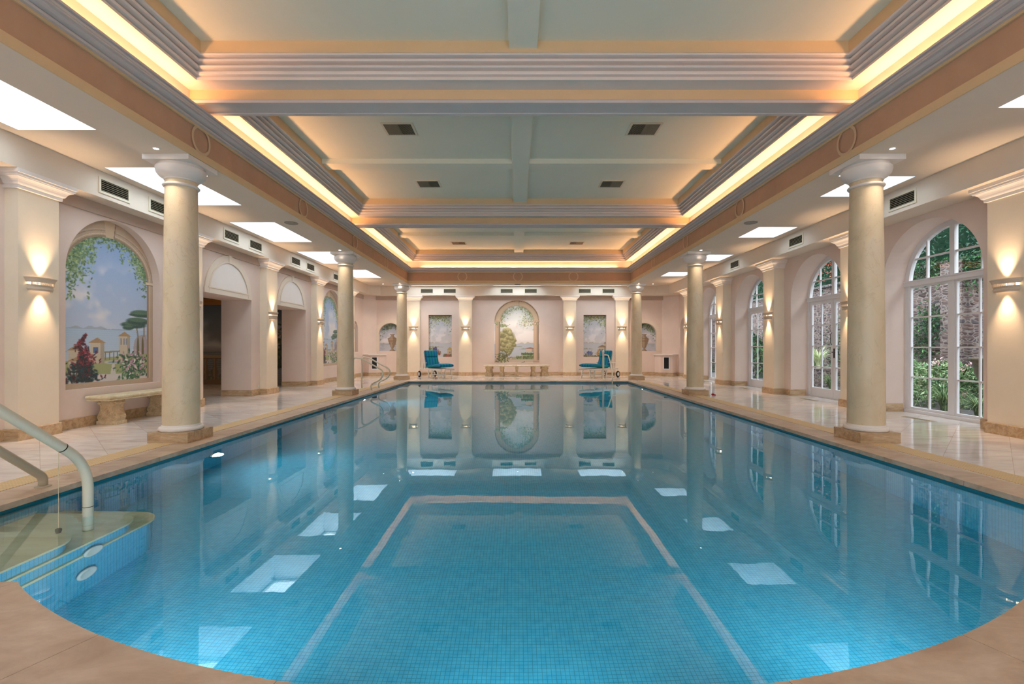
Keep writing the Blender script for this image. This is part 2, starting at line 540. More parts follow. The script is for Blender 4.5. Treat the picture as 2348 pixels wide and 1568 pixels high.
M['ventf'] = simple('cream_vent_frame', srgb(222, 210, 186), 0.5, 0.3, var=0.02)
M['slat'] = simple('grey_vent_slat', srgb(150, 140, 118), 0.5, 0.3, var=0.02)
M['dark'] = simple('dark_recess', srgb(34, 28, 22), 0.9, 0.05, var=0.1)
M['plaster_lamp'] = simple('plaster_lamp_body', srgb(206, 188, 168), 0.6, 0.2, var=0.02)
M['bulb'] = emis('lamp_glow', (1.0, 0.72, 0.45), 6.0)
M['spotglow'] = emis('downlight_glow', (1.0, 0.90, 0.78), 14.0)
M['poolglow'] = emis('pool_light_glow', (0.85, 0.95, 1.0), 22.0)
M['chrome'] = simple('brushed_steel', (0.6, 0.6, 0.58), 0.25, 0.5, 1.0, var=0.03)
M['bronze'] = simple('dark_bronze', srgb(58, 40, 34), 0.35, 0.5, 0.7, var=0.05)
M['stripe'] = stripe_mat('teal_blue_stripe_fabric')
M['tealpipe'] = simple('dark_teal_fabric', srgb(10, 104, 106), 0.7, 0.2)
M['whitepl'] = simple('white_resin', srgb(230, 226, 216), 0.4, 0.4, var=0.02)
M['rubber'] = simple('black_rubber', srgb(26, 24, 24), 0.6, 0.3)
M['speaker'] = simple('grey_speaker_mesh', srgb(158, 150, 140), 0.7, 0.2)
M['grate'] = grate_mat('sand_coloured_grating')
M['paint'] = paint_mat('mural_paint')
M['shaft'] = simple('white_shaft_plaster', srgb(244, 246, 250), 0.8, 0.1, var=0.01)
M['garden_stone'] = stone_wall_mat('rubble_stone')
M['paving'] = simple('dark_gravel_paving', srgb(92, 88, 86), 0.9, 0.1, var=0.4, scale=30, bump=0.6)
M['soil'] = simple('dark_soil', srgb(52, 44, 34), 0.95, 0.05, var=0.3, scale=20)
M['gold'] = simple('gilded_cornice', srgb(190, 130, 66), 0.4, 0.5, 0.3, var=0.05)
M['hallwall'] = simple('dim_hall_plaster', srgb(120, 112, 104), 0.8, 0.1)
M['ivy'] = leaf_mat('ivy_leaf', [(0.0, srgb(14, 44, 28)), (0.4, srgb(24, 70, 42)), (0.75, srgb(44, 98, 54)), (1.0, srgb(92, 128, 66))])
M['ivydark'] = leaf_mat('hedge_leaf', [(0.0, srgb(8, 30, 22)), (0.5, srgb(16, 52, 38)), (1.0, srgb(36, 82, 56))])
M['bush'] = leaf_mat('shrub_leaf', [(0.0, srgb(48, 84, 46)), (0.5, srgb(100, 134, 84)), (1.0, srgb(170, 188, 140))])
M['redleaf'] = leaf_mat('red_berry', [(0.0, srgb(190, 50, 36)), (0.6, srgb(222, 84, 56)), (1.0, srgb(240, 130, 90))])
M['pink'] = leaf_mat('pink_petal', [(0.0, srgb(226, 150, 160)), (1.0, srgb(250, 214, 214))])
M['blade'] = leaf_mat('grass_blade', [(0.0, srgb(46, 82, 46)), (0.5, srgb(92, 122, 74)), (1.0, srgb(158, 170, 116))])

# ------------------------------------------------------------------ shell: walls with openings
def wall_mesh(fn, s0, s1, z0, z1, ops, name, mat, reveal_mat=None, kind='structure'):
    """fn(s,z,d)->xyz. ops: dict(a,b,zb,zs,arch,depth)."""
    mb = MB()
    cur = s0
    for o in sorted(ops, key=lambda q: q['a']):
        a, b, zb, zs, dp = o['a'], o['b'], o['zb'], o['zs'], o['depth']
        if a > cur: mb.quad(fn(cur, z0, 0), fn(a, z0, 0), fn(a, z1, 0), fn(cur, z1, 0))
        if zb > z0 + 1e-4: mb.quad(fn(a, z0, 0), fn(b, z0, 0), fn(b, zb, 0), fn(a, zb, 0))
        if o.get('arch'):
            R, c, N = (b - a) / 2, (a + b) / 2, 40
            pts = [(c - R * math.cos(PI * i / N), zs + R * math.sin(PI * i / N)) for i in range(N + 1)]
        else:
            pts = [(a, zs), (b, zs)]
        for p, q in zip(pts[:-1], pts[1:]):
            mb.quad(fn(p[0], p[1], 0), fn(q[0], q[1], 0), fn(q[0], z1, 0), fn(p[0], z1, 0))
        ring = [(a, zb)] + pts + [(b, zb)]
        for p, q in zip(ring[:-1], ring[1:]):
            mb.quad(fn(p[0], p[1], 0), fn(q[0], q[1], 0), fn(q[0], q[1], dp), fn(p[0], p[1], dp))
        if zb > 0.01: mb.quad(fn(a, zb, 0), fn(b, zb, 0), fn(b, zb, dp), fn(a, zb, dp))
        cur = b
    mb.quad(fn(cur, z0, 0), fn(s1, z0, 0), fn(s1, z1, 0), fn(cur, z1, 0))
    ob = mb.build(name, mat, kind=kind)
    return ob

fL = lambda s, z, d: (WL - d, s, z)
fR = lambda s, z, d: (WR + d, s, z)
fB = lambda s, z, d: (s, YB + d, z)
ND = 0.13
L_OPS = [dict(a=6.74, b=8.52, zb=0.55, zs=2.26, arch=True, depth=ND),
         dict(a=9.70, b=11.46, zb=0, zs=2.29, depth=0.72),
         dict(a=12.65, b=14.41, zb=0, zs=2.29, depth=0.72),
         dict(a=15.62, b=17.38, zb=0.55, zs=2.26, arch=True, depth=ND),
         dict(a=18.5, b=19.15, zb=1.0, zs=1.88, arch=True, depth=ND)]
wall_mesh(fL, YF, YB, 0, ZB + .01, L_OPS, 'wall_left', M['wall'])
R_C = [7.79, 10.72, 13.70, 16.68]
R_OPS = [dict(a=c - 0.94, b=c + 0.94, zb=0, zs=2.30, arch=True, depth=0.48) for c in R_C] + \
        [dict(a=18.75, b=19.55, zb=0, zs=1.98, arch=True, depth=0.48), dict(a=1.85, b=3.73, zb=0, zs=2.30, arch=True, depth=0.48), dict(a=4.9, b=5.6, zb=0, zs=1.98, arch=True, depth=0.48)][:2]
wall_mesh(fR, YF, YB, 0, ZB + .01, R_OPS, 'wall_right', M['wall'])
B_OPS = [dict(a=-5.80, b=-4.86, zb=1.03, zs=1.73, arch=True, depth=ND),
         dict(a=-3.72, b=-2.74, zb=0.78, zs=2.55, depth=ND),
         dict(a=-0.95, b=0.96, zb=0.535, zs=2.22, arch=True, depth=ND),
         dict(a=2.81, b=3.77, zb=0.78, zs=2.55, depth=ND),
         dict(a=4.93, b=5.87, zb=1.03, zs=1.73, arch=True, depth=ND)]
wall_mesh(fB, WL, WR, 0, ZB + .01, B_OPS, 'wall_back', M['wall'])
fF = lambda s, z, d: (s, YF - d, z)
F_C = [-1.9, 2.0]  # openings of two unseen windows, added to let in daylight
wall_mesh(fF, WL, WR, 0, 4.0, [dict(a=c - 1.2, b=c + 1.2, zb=0.1, zs=2.1, arch=True, depth=0.3) for c in F_C], 'wall_front', M['wall'])
MB().box(WL, WR, YF - 0.02, YF, ZC, ZU + .1).build('wall_front_upper', M['wall'], kind='structure')
# bulkhead running round the aisles, with chamfered far corners
path = [(-6.04, YF), (-6.04, 19.55), (-5.65, 19.9), (5.78, 19.9), (6.18, 19.5), (6.18, YF)]
MB().sweep([(-0.5, ZB), (0, ZB), (0, ZC + .02)], path).build('trim_1', M['ceil'], kind='structure')
# frieze course under the bulkhead, its shade put into a darker taupe
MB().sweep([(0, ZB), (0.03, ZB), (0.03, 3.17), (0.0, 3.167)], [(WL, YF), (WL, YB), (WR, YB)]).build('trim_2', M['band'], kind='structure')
# corner chamfers above the corner cabinets
MB().quad((-6.34, 19.72, 0), (-5.9, YB, 0), (-5.9, YB, ZB), (-6.34, 19.72, ZB)).build('wall_corner_left', M['wall'], kind='structure')
MB().quad((6.66, 19.72, 0), (6.12, YB, 0), (6.12, YB, ZB), (6.66, 19.72, ZB)).build('wall_corner_right', M['wall'], kind='structure')
# wall nibs of the right windows: small upright offset beside the pilasters is the wall itself

# ------------------------------------------------------------------ floor, coping, pool
CX, CY, RR = 0.055, 5.97, 4.40
def arc_pts(R, x0=-2.45, x1=2.56, n=36, y_=PNEAR):
    a0 = math.atan2(y_ - CY, x0 - CX); a1 = math.atan2(y_ - CY, x1 - CX)
    return [(CX + R * math.cos(a0 + (a1 - a0) * i / n), CY + R * math.sin(a0 + (a1 - a0) * i / n)) for i in range(n + 1)]
inner = [(PL, PNEAR)] + arc_pts(RR) + [(PR, PNEAR)]
outer = [(PL - 0.35, 1.46)] + arc_pts(RR * 1.2) + [(PR + 0.35, 1.46)]
def loopfill(loops, z, name, mat, **kw):
    bm = bmesh.new()
    es = []
    for lp in loops:
        vs = [bm.verts.new((p[0], p[1], z)) for p in lp]
        for i in range(len(vs)): es.append(bm.edges.new((vs[i], vs[(i + 1) % len(vs)])))
    bmesh.ops.triangle_fill(bm, edges=es, use_beauty=True)
    for f in bm.faces:
        if f.normal.z < 0: f.normal_flip()
    me = bpy.data.meshes.new(name); bm.to_mesh(me); bm.free()
    me.materials.append(mat)
    o = bpy.data.objects.new(name, me); COL.objects.link(o)
    return tag(o, **kw)
hole = [(PL - 0.35, PFAR + 0.35)] + outer + [(PR + 0.35, PFAR + 0.35)]
FLX0, FLX1 = -12.0, 7.16
loopfill([[(FLX0, YF), (FLX1, YF), (FLX1, YB + .2), (FLX0, YB + .2)], hole], 0.0, 'floor', M['floor'], kind='structure')
# coping stones as separate slabs with open joints
cop = MB()
def slab(q):
    cop.prism(q, lambda p: (p[0], p[1], 0.0), lambda p: (p[0], p[1], -0.045))
g = 0.002
def run(xa, xb, y0, y1, n):
    for i in range(n):
        a = y0 + (y1 - y0) * i / n + g; b = y0 + (y1 - y0) * (i + 1) / n - g
        slab([(xa, a), (xb, a), (xb, b), (xa, b)])
run(PL - 0.35, PL, PNEAR, PFAR, 16)
run(PR, PR + 0.35, PNEAR, PFAR, 16)
nx = 9
for i in range(nx):
    a = PL - 0.35 + (PR - PL + 0.7) * i / nx + g; b = PL - 0.35 + (PR - PL + 0.7) * (i + 1) / nx - g
    slab([(a, PFAR + g), (b, PFAR + g), (b, PFAR + 0.35), (a, PFAR + 0.35)])
slab([(PL - 0.35, 1.46), (-2.97 - g, 1.64), (-2.45 - g, PNEAR - g), (PL - 0.35, PNEAR - g)])
slab([(2.97 + .11 + g, 1.64), (PR + 0.35, 1.46), (PR + 0.35, PNEAR - g), (2.56 + g, PNEAR - g)])
ai, ao = arc_pts(RR, n=48), arc_pts(RR * 1.2, n=48)
for k in range(0, 48, 8):
    I, O = ai[k:k + 9], ao[k:k + 9]
    I = [I[0]] + I[1:-1] + [I[-1]]
    q = [(p[0] + (g if j == 0 else (-g if j == 8 else 0)), p[1]) for j, p in enumerate(I)]
    r = [(p[0] + (g if j == 0 else (-g if j == 8 else 0)), p[1]) for j, p in enumerate(O)]
    slab(r + q[::-1])
cop.build('floor_coping', M['coping'], kind='structure')

# basin: walls a little behind the coping nose
e = 0.03
bas = [(PL - e, PFAR + e)] + [(PL - e, PNEAR - e)] + arc_pts(RR + e) + [(PR + e, PNEAR - e), (PR + e, PFAR + e)]
DEEP = -1.25
mb = MB()
for i in range(len(bas)):
    p, q = bas[i], bas[(i + 1) % len(bas)]
    mb.quad((p[0], p[1], -0.044), (q[0], q[1], -0.044), (q[0], q[1], DEEP), (p[0], p[1], DEEP))
mb.quad((PL - e, PNEAR - e - 1.2, DEEP), (PR + e, PNEAR - e - 1.2, DEEP), (PR + e, PFAR + e, DEEP), (PL - e, PFAR + e, DEEP))
mb.build('floor_pool_basin', M['mosaic'], kind='structure')
loopfill([[(FLX0, YF), (FLX1, YF), (FLX1, YB + .2), (FLX0, YB + .2)], bas], -0.0465, 'floor_subbase', M['trav'], kind='structure')
loopfill([bas], WZ, 'pool_water', M['water'], kind='structure')
# submerged corner steps
st = empty('pool_steps', (PL, PNEAR, DEEP), label='submerged stone steps with rounded ends in the near left pool corner', cat='steps')
for (ye, zt, xe, zn) in ((3.28, -0.22, -2.92, -0.42), (3.80, -0.42, -2.92, -0.62), (4.02, -0.62, -2.92, DEEP)):
    def outl(ins):
        x1, y1, r = xe - ins, ye - ins, 0.22
        P = [(PL - 0.02, PNEAR), (x1, PNEAR)]
        P += [(x1 - r + r * math.cos(a), y1 - r + r * math.sin(a)) for a in [PI / 2 * k / 8 for k in range(9)]]
        P += [(PL - 0.02, y1)]
        return [(p[0] - PL, p[1] - PNEAR) for p in P]
    tr = MB().prism(outl(0), lambda p: (p[0], p[1], zt - DEEP), lambda p: (p[0], p[1], zt - 0.035 - DEEP)).build('tread', M['tread'], st)
    MB().prism(outl(0.02), lambda p: (p[0], p[1], zt - 0.034 - DEEP), lambda p: (p[0], p[1], zn - DEEP - (0.002 if zn == DEEP else 0))).build('riser', M['mosaic'], st)
for (y, z) in ((3.30, -0.62), (3.25, -0.95)):
    o = MB().lathe([(0.075, 0), (0.075, 0.012), (0.06, 0.018), (0.05, 0.012), (0.012, 0.012)], seg=24).xf(lambda p: (p[2], p[0], p[1])).build('inlet', M['whitepl'], st, smooth=True)
    o.location = (-2.92 - PL + 0.001, y - PNEAR, z - DEEP)
    o['label'] = 'white round water inlet'
# underwater lamps
for i, (x, y, lab) in enumerate(((PL - e, 6.03, 'bright round underwater light by the nearest left column'), (PL - e, 11.9, 'small round underwater light beside the second left column'), (PR + e, 14.85, 'small round underwater light in the right pool wall'))):
    s = 1 if x < 0 else -1
    r = empty('underwater_light', (x, y, -0.68), label=lab, cat='pool light', group='underwater lights')
    MB().lathe([(0.06, 0.0), (0.115, 0.0), (0.12, 0.012), (0.10, 0.03), (0.085, 0.02)], seg=28, cap=False).xf(lambda p: (s * p[2], p[0], p[1])).build('rim', M['chrome'], r, smooth=True)
    MB().lathe([(0.0, 0.022), (0.05, 0.022), (0.085, 0.012)], seg=28, cap=False).xf(lambda p: (s * p[2], p[0], p[1])).build('lens', M['poolglow'], r, smooth=True)
# drain gratings in the deck
for x0, x1, lab, ys in ((-4.40, -4.14, 'sand coloured drain grating strip along the left poolside', CL), (4.25, 4.51, 'sand coloured drain grating strip along the right poolside', CR)):
    r = empty('drain_grating', ((x0 + x1) / 2, PNEAR, 0.0), label=lab, cat='drain grating')
    segs = [(PNEAR, 5.79), (6.31, 11.59), (12.11, 16.9)]
    for a, b in segs:
        MB().box(x0 - (x0 + x1) / 2, x1 - (x0 + x1) / 2, a - PNEAR, b - PNEAR, 0.0005, 0.005).build('grate_strip', M['grate'], r)
# floor grilles before the garden openings
for c, lab in zip(R_C, ('slim floor grille before the nearest garden window', 'slim floor grille before the near garden doors', 'slim floor grille before the far garden doors', 'slim floor grille before the farthest big window')):
    r = empty('floor_grille', (6.52, c, 0), label=lab, cat='floor grille', group='slim floor grilles along the window wall')
    f = MB().box(-0.06, 0.06, -0.27, 0.27, 0.0005, 0.003).build('grille_frame', M['trav'], r)
    m = MB()
    for k in range(12):
        y = -0.25 + 0.5 * k / 11
        m.box(-0.045, 0.045, y - 0.012, y + 0.012, 0.003, 0.005)
    m.build('bars', M['slat'], r)

# ------------------------------------------------------------------ baseboards
BP = [(0.0, 0.0), (0.022, 0.0), (0.022, 0.137), (0.016, 0.145), (0.0, 0.145)]
def base_run(mb, path): mb.sweep(BP, path)
mb = MB()
ys = [YF, 9.70]
for a, b in ((YF, 9.70), (11.46, 12.65), (14.41, 19.72)):
    p = [(WL, a), (WL, b)]
    if a != YF: p = [(WL - 0.72, a)] + p
    if b != 19.72: p = p + [(WL - 0.72, b)]
    base_run(mb, p)
base_run(mb, [(WL, 19.72), (-5.9, YB)])
mb.build('baseboard_left', M['trav'], kind='structure')
MB().sweep(BP, [(-5.9, YB), (6.12, YB)]).build('baseboard_back', M['trav'], kind='structure')
mb = MB()
edges_ = sorted([(o['a'], o['b']) for o in R_OPS])
prev = YF
runs = []
for a, b in edges_:
    runs.append((prev, a)); prev = b
runs.append((prev, 19.72))
for a, b in runs:
    p = [(WR, b), (WR, a)]
    if b != 19.72: p = [(WR + 0.36, b)] + p
    if a != YF: p = p + [(WR + 0.36, a)]
    base_run(mb, p)
base_run(mb, [(6.12, YB), (6.66, 19.72)])
mb.build('baseboard_right', M['trav'], kind='structure')

# ------------------------------------------------------------------ ceilings
SKL = [(4.75 - 0.9 + k * 2.98, 4.75 + 0.9 + k * 2.98) for k in range(-1, 5)]
SKR = [(4.65 - 0.48 + k * 3.01, 4.65 + 0.48 + k * 3.01) for k in range(-1, 5)]
LX0, LX1 = -5.87, -4.72
RX0, RX1 = 4.90, 5.97
mb = MB()
def strip_holes(x0, x1, hx0, hx1, ya, yb, holes):
    mb.quad((x0, ya, ZC), (hx0, ya, ZC), (hx0, yb, ZC), (x0, yb, ZC))
    mb.quad((hx1, ya, ZC), (x1, ya, ZC), (x1, yb, ZC), (hx1, yb, ZC))
    cur = ya
    for a, b in holes:
        mb.quad((hx0, cur, ZC), (hx1, cur, ZC), (hx1, a, ZC), (hx0, a, ZC)); cur = b
    mb.quad((hx0, cur, ZC), (hx1, cur, ZC), (hx1, yb, ZC), (hx0, yb, ZC))
strip_holes(WL - .01, OL + 0.02, LX0, LX1, YF, 17.85, SKL)
strip_holes(OR - 0.02, WR + .01, RX0, RX1, YF, 17.85, SKR)
# ceiling behind the far beam with three slot skylights
BSK = [(-4.45, -2.45), (-0.97, 0.97), (2.5, 4.3)]
cur = WL - .01
for a, b in BSK:
    mb.quad((cur, 17.85, ZC), (a, 17.85, ZC), (a, YB, ZC), (cur, YB, ZC)); cur = b
    mb.quad((a, 17.85, ZC), (b, 17.85, ZC), (b, 18.3, ZC), (a, 18.3, ZC))
    mb.quad((a, 19.78, ZC), (b, 19.78, ZC), (b, YB, ZC), (a, YB, ZC))
mb.quad((cur, 17.85, ZC), (WR + .01, 17.85, ZC), (WR + .01, YB, ZC), (cur, YB, ZC))
mb.build('ceiling', M['ceil'], kind='structure')
MB().quad((BL - .3, YF, ZU), (BR + .3, YF, ZU), (BR + .3, FARB + .3, ZU), (BL - .3, FARB + .3, ZU)).build('ceiling_coffer', M['sage'], kind='structure')
MB().quad((OL, YF, ZS), (OR, YF, ZS), (OR, NEARB - .5, ZS), (OL, NEARB - .5, ZS)).build('ceiling_near', M['ceil'], kind='structure')
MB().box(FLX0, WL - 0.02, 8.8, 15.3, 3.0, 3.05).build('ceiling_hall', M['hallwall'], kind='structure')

def skylight(x0, x1, y0, y1, lab, top=4.36, bars=1):
    cx, cy = (x0 + x1) / 2, (y0 + y1) / 2
    r = empty('skylight', (cx, cy, ZC), label=lab, cat='skylight', group='white ceiling skylights')
    hx, hy, h = (x1 - x0) / 2, (y1 - y0) / 2, top - ZC
    m = MB()
    c = [(-hx, -hy), (hx, -hy), (hx, hy), (-hx, hy)]
    for i in range(4):
        p, q = c[i], c[(i + 1) % 4]
        m.quad((*p, 0), (*q, 0), (*q, h), (*p, h))
    m.build('shaft', M['shaft'], r)
    fr = MB(); w = 0.06
    fr.box(-hx, hx, -hy, -hy + w, h - 0.05, h); fr.box(-hx, hx, hy - w, hy, h - 0.05, h)
    fr.box(-hx, -hx + w, -hy, hy, h - 0.05, h); fr.box(hx - w, hx, -hy, hy, h - 0.05, h)
    for k in range(bars):
        y = -hy + 2 * hy * (k + 1) / (bars + 1)
        fr.box(-hx, hx, y - 0.03, y + 0.03, h - 0.05, h)
    fr.build('sash', M['joinery'], r)
    MB().quad((-hx, -hy, h - 0.02), (hx, -hy, h - 0.02), (hx, hy, h - 0.02), (-hx, hy, h - 0.02)).build('glazing', M['glass'], r)
ordl = ['behind the viewer', 'largest and nearest in the left aisle', 'left aisle, second from the viewer, partly behind the nearest column', 'left aisle, third, above the first doorway', 'left aisle, fourth, before the second column', 'left aisle, farthest and smallest']
ordr = ['behind the viewer', 'right aisle, cut by the picture edge', 'right aisle, behind the top of the nearest column', 'right aisle, third, beside the round speaker', 'right aisle, fourth, behind the second column top', 'right aisle, farthest']
for i, (a, b) in enumerate(SKL): skylight(LX0, LX1, a, b, 'white skylight opening, ' + ordl[i])
for i, (a, b) in enumerate(SKR): skylight(RX0, RX1, a, b, 'short white skylight opening, ' + ordr[i])
for (a, b), w_ in zip(BSK, ('left of centre', 'over the middle mural', 'right of centre')): skylight(a, b, 18.3, 19.78, 'thin white slot skylight before the end wall, ' + w_)

# ------------------------------------------------------------------ colonnade beam, frieze, cornice, coffer mouldings
loop = [(BL, NEARB), (BR, NEARB), (BR, FARB), (BL, FARB)][::-1]   # clockwise so that 'right' is inward
loop = [(BL, NEARB), (BL, FARB), (BR, FARB), (BR, NEARB)]
MB().sweep([(-0.555, ZC + .05), (-0.555, ZS), (0, ZS)], loop, True).build('ceiling_beam', M['ceil'], kind='structure')
MB().sweep([(0, ZS), (0.016, ZS), (0.016, 3.585), (0.0, 3.594)], loop, True).build('trim_3', M['tan'], kind='structure')
MB().sweep([(0, 3.594), (0, 3.88)], loop, True).build('trim_4', M['frieze'], kind='structure')
MB().sweep([(0, 3.872), (0.02, 3.872), (0.02, 3.90)], loop, True).build('trim_5', M['tan'], kind='structure')
corn = [(0.02, 3.90), (0.05, 3.903), (0.052, 3.925), (0.036, 3.93), (0.036, 3.94), (0.075, 3.95), (0.10, 3.966), (0.105, 3.978), (0.086, 3.981), (0.086, 3.990), (0.138, 3.993), (0.142, 4.012), (0.124, 4.016), (0.124, 4.023), (0.158, 4.027), (0.16, 4.046), (0.135, 4.045), (0.13, 3.975), (0.0, 3.96), (0, 4.0)]
MB().sweep(corn, loop, True).build('trim_6', M['trimg'], kind='structure')
MB().sweep([(0, 3.99), (0, 4.275)], loop, True).build('wall_cove', M['trimw'], kind='structure')
TBS = [(5.80, 6.09), (11.52, 11.81)]
bays = [(NEARB, 5.80), (6.09, 11.52), (11.81, FARB)]
crown = [(0, 4.27), (0.222, 4.27), (0.222, 4.258), (0.240, 4.258), (0.240, 4.285), (0.222, 4.290), (0.222, 4.302), (0.262, 4.31), (0.268, 4.335), (0.240, 4.345), (0.240, 4.36), (0.300, 4.366), (0.314, 4.380), (0.300, 4.396), (0.270, 4.400), (0.270, 4.415), (0.330, 4.422), (0.336, 4.445), (0.310, 4.452), (0.310, 4.462), (0.372, 4.466), (0.385, 4.476), (0.385, 4.485)]
m1, m2 = MB(), MB()
for a, b in bays:
    lp = [(BL, a), (BL, b), (BR, b), (BR, a)]
    m1.sweep(crown, lp, True)
    m2.sweep([(0.385, 4.483), (0.385, ZU)], lp, True)
m1.build('trim_7', M['trimw'], kind='structure')
m2.build('trim_8', M['tan'], kind='structure')
for i, (a, b) in enumerate(TBS):
    MB().box(BL - .01, BR + .01, a, b, 4.118, ZU - .01).build('ceiling_beam', M['tan'], kind='structure')
    m = MB()
    for s in (-1, 1):
        y = a if s < 0 else b
        m.prism([(0.012, 4.15), (-0.012, 4.15), (-0.02, 4.135), (-0.02, 4.105), (0.035, 4.105), (0.035, 4.118), (0.012, 4.118)], lambda p: (BL, y - s * p[0] * 1.0, p[1]), lambda p: (BR, y - s * p[0], p[1]))
    m.box(BL, BR, a + 0.036, b - 0.036, 4.1165, 4.119)
    m.build('trim_' + str(9 + i), M['trimg'], kind='structure')
# shallow cross ribs of the coffer ceiling
m = MB()
for a, b in bays:
    m.box(-0.09, 0.23, a + 0.384, b - 0.384, 4.53, ZU)
for yy in (2.9, 8.79, 14.43):
    m.box(BL + 0.384, -0.0905, yy, yy + 0.3, 4.53, ZU); m.box(0.2305, BR - 0.384, yy, yy + 0.3, 4.53, ZU)
m.build('ceiling_ribs', M['sage'], kind='structure')
# stencilled rings on the frieze
def ring(x, y, axis, lab):
    m = MB()
    N = 40
    for i in range(N):
        a, b = 2 * PI * i / N, 2 * PI * (i + 1) / N
        P = []
        for (t, r) in ((a, 0.145), (b, 0.145), (b, 0.18), (a, 0.18)):
            P.append((t, r))
        if axis == 'x':
            m.quad(*[(0, r * math.cos(t), r * math.sin(t)) for t, r in P])
        else:
            m.quad(*[(r * math.cos(t), 0, r * math.sin(t)) for t, r in P])
    m.build('stencil_ring', M['ring'], loc=(x, y, 3.738), label=lab, cat='painted ring', group='painted rings on the frieze')
wh = ['above the nearest', 'past the nearest', 'above the second', 'past the second', 'above the farthest']
for k, yy in enumerate((5.99, 8.86, 11.7, 14.5)):
    ring(BL + 0.0175, yy, 'x', 'pale ring painted on the left frieze ' + wh[k] + ' left column')
    ring(BR - 0.0175, yy, 'x', 'pale ring painted on the right frieze ' + wh[k] + ' right column')
for xx, w_ in ((-1.97, 'left of the centre'), (0.04, 'at the centre'), (2.05, 'right of the centre')):
    ring(xx, FARB - 0.0175, 'y', 'pale ring painted on the far frieze ' + w_)

# ------------------------------------------------------------------ columns
def column_proto():
    r = empty('column', (0, 0, 0))
    MB().box(-0.245, 0.245, -0.245, 0.245, 0, 0.125).build('plinth', M['trav'], r, bevel=0.004)
    MB().lathe([(0.20, 0.125), (0.228, 0.126), (0.238, 0.135), (0.241, 0.15), (0.238, 0.165), (0.228, 0.175), (0.212, 0.178), (0.210, 0.19), (0.202, 0.2)], seg=48).build('base', M['bead'], r, autos=0.7)
    pr = []
    for i in range(17):
        t = i / 16
        pr.append((0.201 - 0.028 * t ** 1.6, 0.2 + t * (3.235 - 0.2)))
    MB().lathe(pr, seg=48, cap=False).build('shaft', M['column'], r, smooth=True)
    MB().lathe([(0.172, 3.155), (0.19, 3.157), (0.199, 3.167), (0.199, 3.178), (0.19, 3.188), (0.172, 3.19)], seg=48, cap=False).build('collar', M['bead'], r, autos=0.7)
    MB().lathe([(0.17, 3.235), (0.182, 3.237), (0.184, 3.25), (0.20, 3.262), (0.235, 3.285), (0.262, 3.32), (0.272, 3.36), (0.272, 3.385), (0.255, 3.405), (0.25, 3.43)], seg=48).build('capital', M['bead'], r, autos=0.7)
    MB().box(-0.28, 0.28, -0.28, 0.28, 3.425, ZS - .001).build('abacus', M['bead'], r, bevel=0.004)
    return r
cp = column_proto()
first = True
for x, side in ((CL, 'left'), (CR, 'right')):
    for yy, w_ in ((6.045, 'nearest'), (11.845, 'second'), (17.645, 'farthest')):
        c = cp if first else copy_tree(cp)
        first = False
        c.location = (x, yy, 0)
        tag(c, {'nearest': 'thick round cream marble column on a stone plinth, nearest on the ' + side + ' poolside',
                'second': 'round cream column midway along the ' + side + ' poolside',
                'farthest': 'round cream column at the far ' + side + ' corner of the pool'}[w_], 'column', 'round columns around the pool', 'thing')

# ------------------------------------------------------------------ pilasters
def pilaster_proto(dep=0.17):
    """against a wall at x=0, facing +x, centred on y=0"""
    hw = 0.265
    r = empty('pilaster', (0, 0, 0))
    path = [(0, -hw), (dep, -hw), (dep, hw), (0, hw)]
    MB().sweep([(0, 0.0), (0.024, 0.0), (0.024, 0.14), (0.018, 0.148), (0, 0.148)], path).build('base', M['trav'], r)
    MB().box(0.0, dep, -hw, hw, 0.1, ZB).build('shaft', M['pil'], r)
    cap = [(0.0, 3.128), (0.026, 3.13), (0.028, 3.172), (0.04, 3.176), (0.05, 3.19), (0.057, 3.21), (0.068, 3.228), (0.085, 3.243), (0.105, 3.252), (0.108, 3.262), (0.118, 3.264), (0.12, 3.29), (0.134, 3.293), (0.136, ZB - .001), (0, ZB - .001)]
    MB().sweep(cap, path).build('capital', M['bead'], r)
    return r
def sconce_proto():
    """wall at x=0 facing +x; origin at centre"""
    r = empty('wall_sconce', (0, 0, 0))
    def sh(prof, seg=28): return MB().lathe(prof, seg=seg, a0=-PI / 2, a1=PI / 2, sx=0.62, sy=1.0, cap=False)
    body = sh([(0.205, 0.085), (0.20, 0.072), (0.192, 0.068), (0.186, 0.05), (0.17, 0.022)])
    b2 = sh([(0.163, -0.006), (0.158, -0.03), (0.158, -0.04), (0.165, -0.045), (0.163, -0.062), (0.154, -0.068), (0.15, -0.085), (0.14, -0.085), (0.148, -0.03), (0.155, -0.006)])
    body.sweep([(0, 0)], [(0, 0), (0, 1)]) if False else None
    inner_ = sh([(0.205, 0.085), (0.194, 0.085), (0.16, 0.03)])
    n = len(body.v); body.v += b2.v; body.f += [tuple(i + n for i in f) for f in b2.f]
    n = len(body.v); body.v += inner_.v; body.f += [tuple(i + n for i in f) for f in inner_.f]
    # louvre bars in the slot
    for k in range(-13, 14):
        if k == 6: continue
        a = k * 0.083 if abs(k) < 13 else k * 0.083
        x, y = 0.62 * 0.166 * math.cos(a), 0.166 * math.sin(a)
        m = Matrix.Rotation(a, 3, 'Z')
        body.box(-0.006, 0.006, -0.0035, 0.0035, -0.016, 0.032, m, (x, y, 0))
    body.build('shade', M['plaster_lamp'], r, autos=0.6)
    sh([(0.152, -0.006), (0.152, 0.022)]).build('diffuser', M['bulb'], r)
    light('SPOT', 'uplight', (0.07, 0, 0.03), SCONCE_UP, WARM, (PI, 0, 0), r, spot_size=1.15, spot_blend=1.0, shadow_soft_size=0.02)
    light('SPOT', 'downlight', (0.07, 0, -0.03), SCONCE_DN, WARM, (0, 0, 0), r, spot_size=1.1, spot_blend=1.0, shadow_soft_size=0.02)
    return r
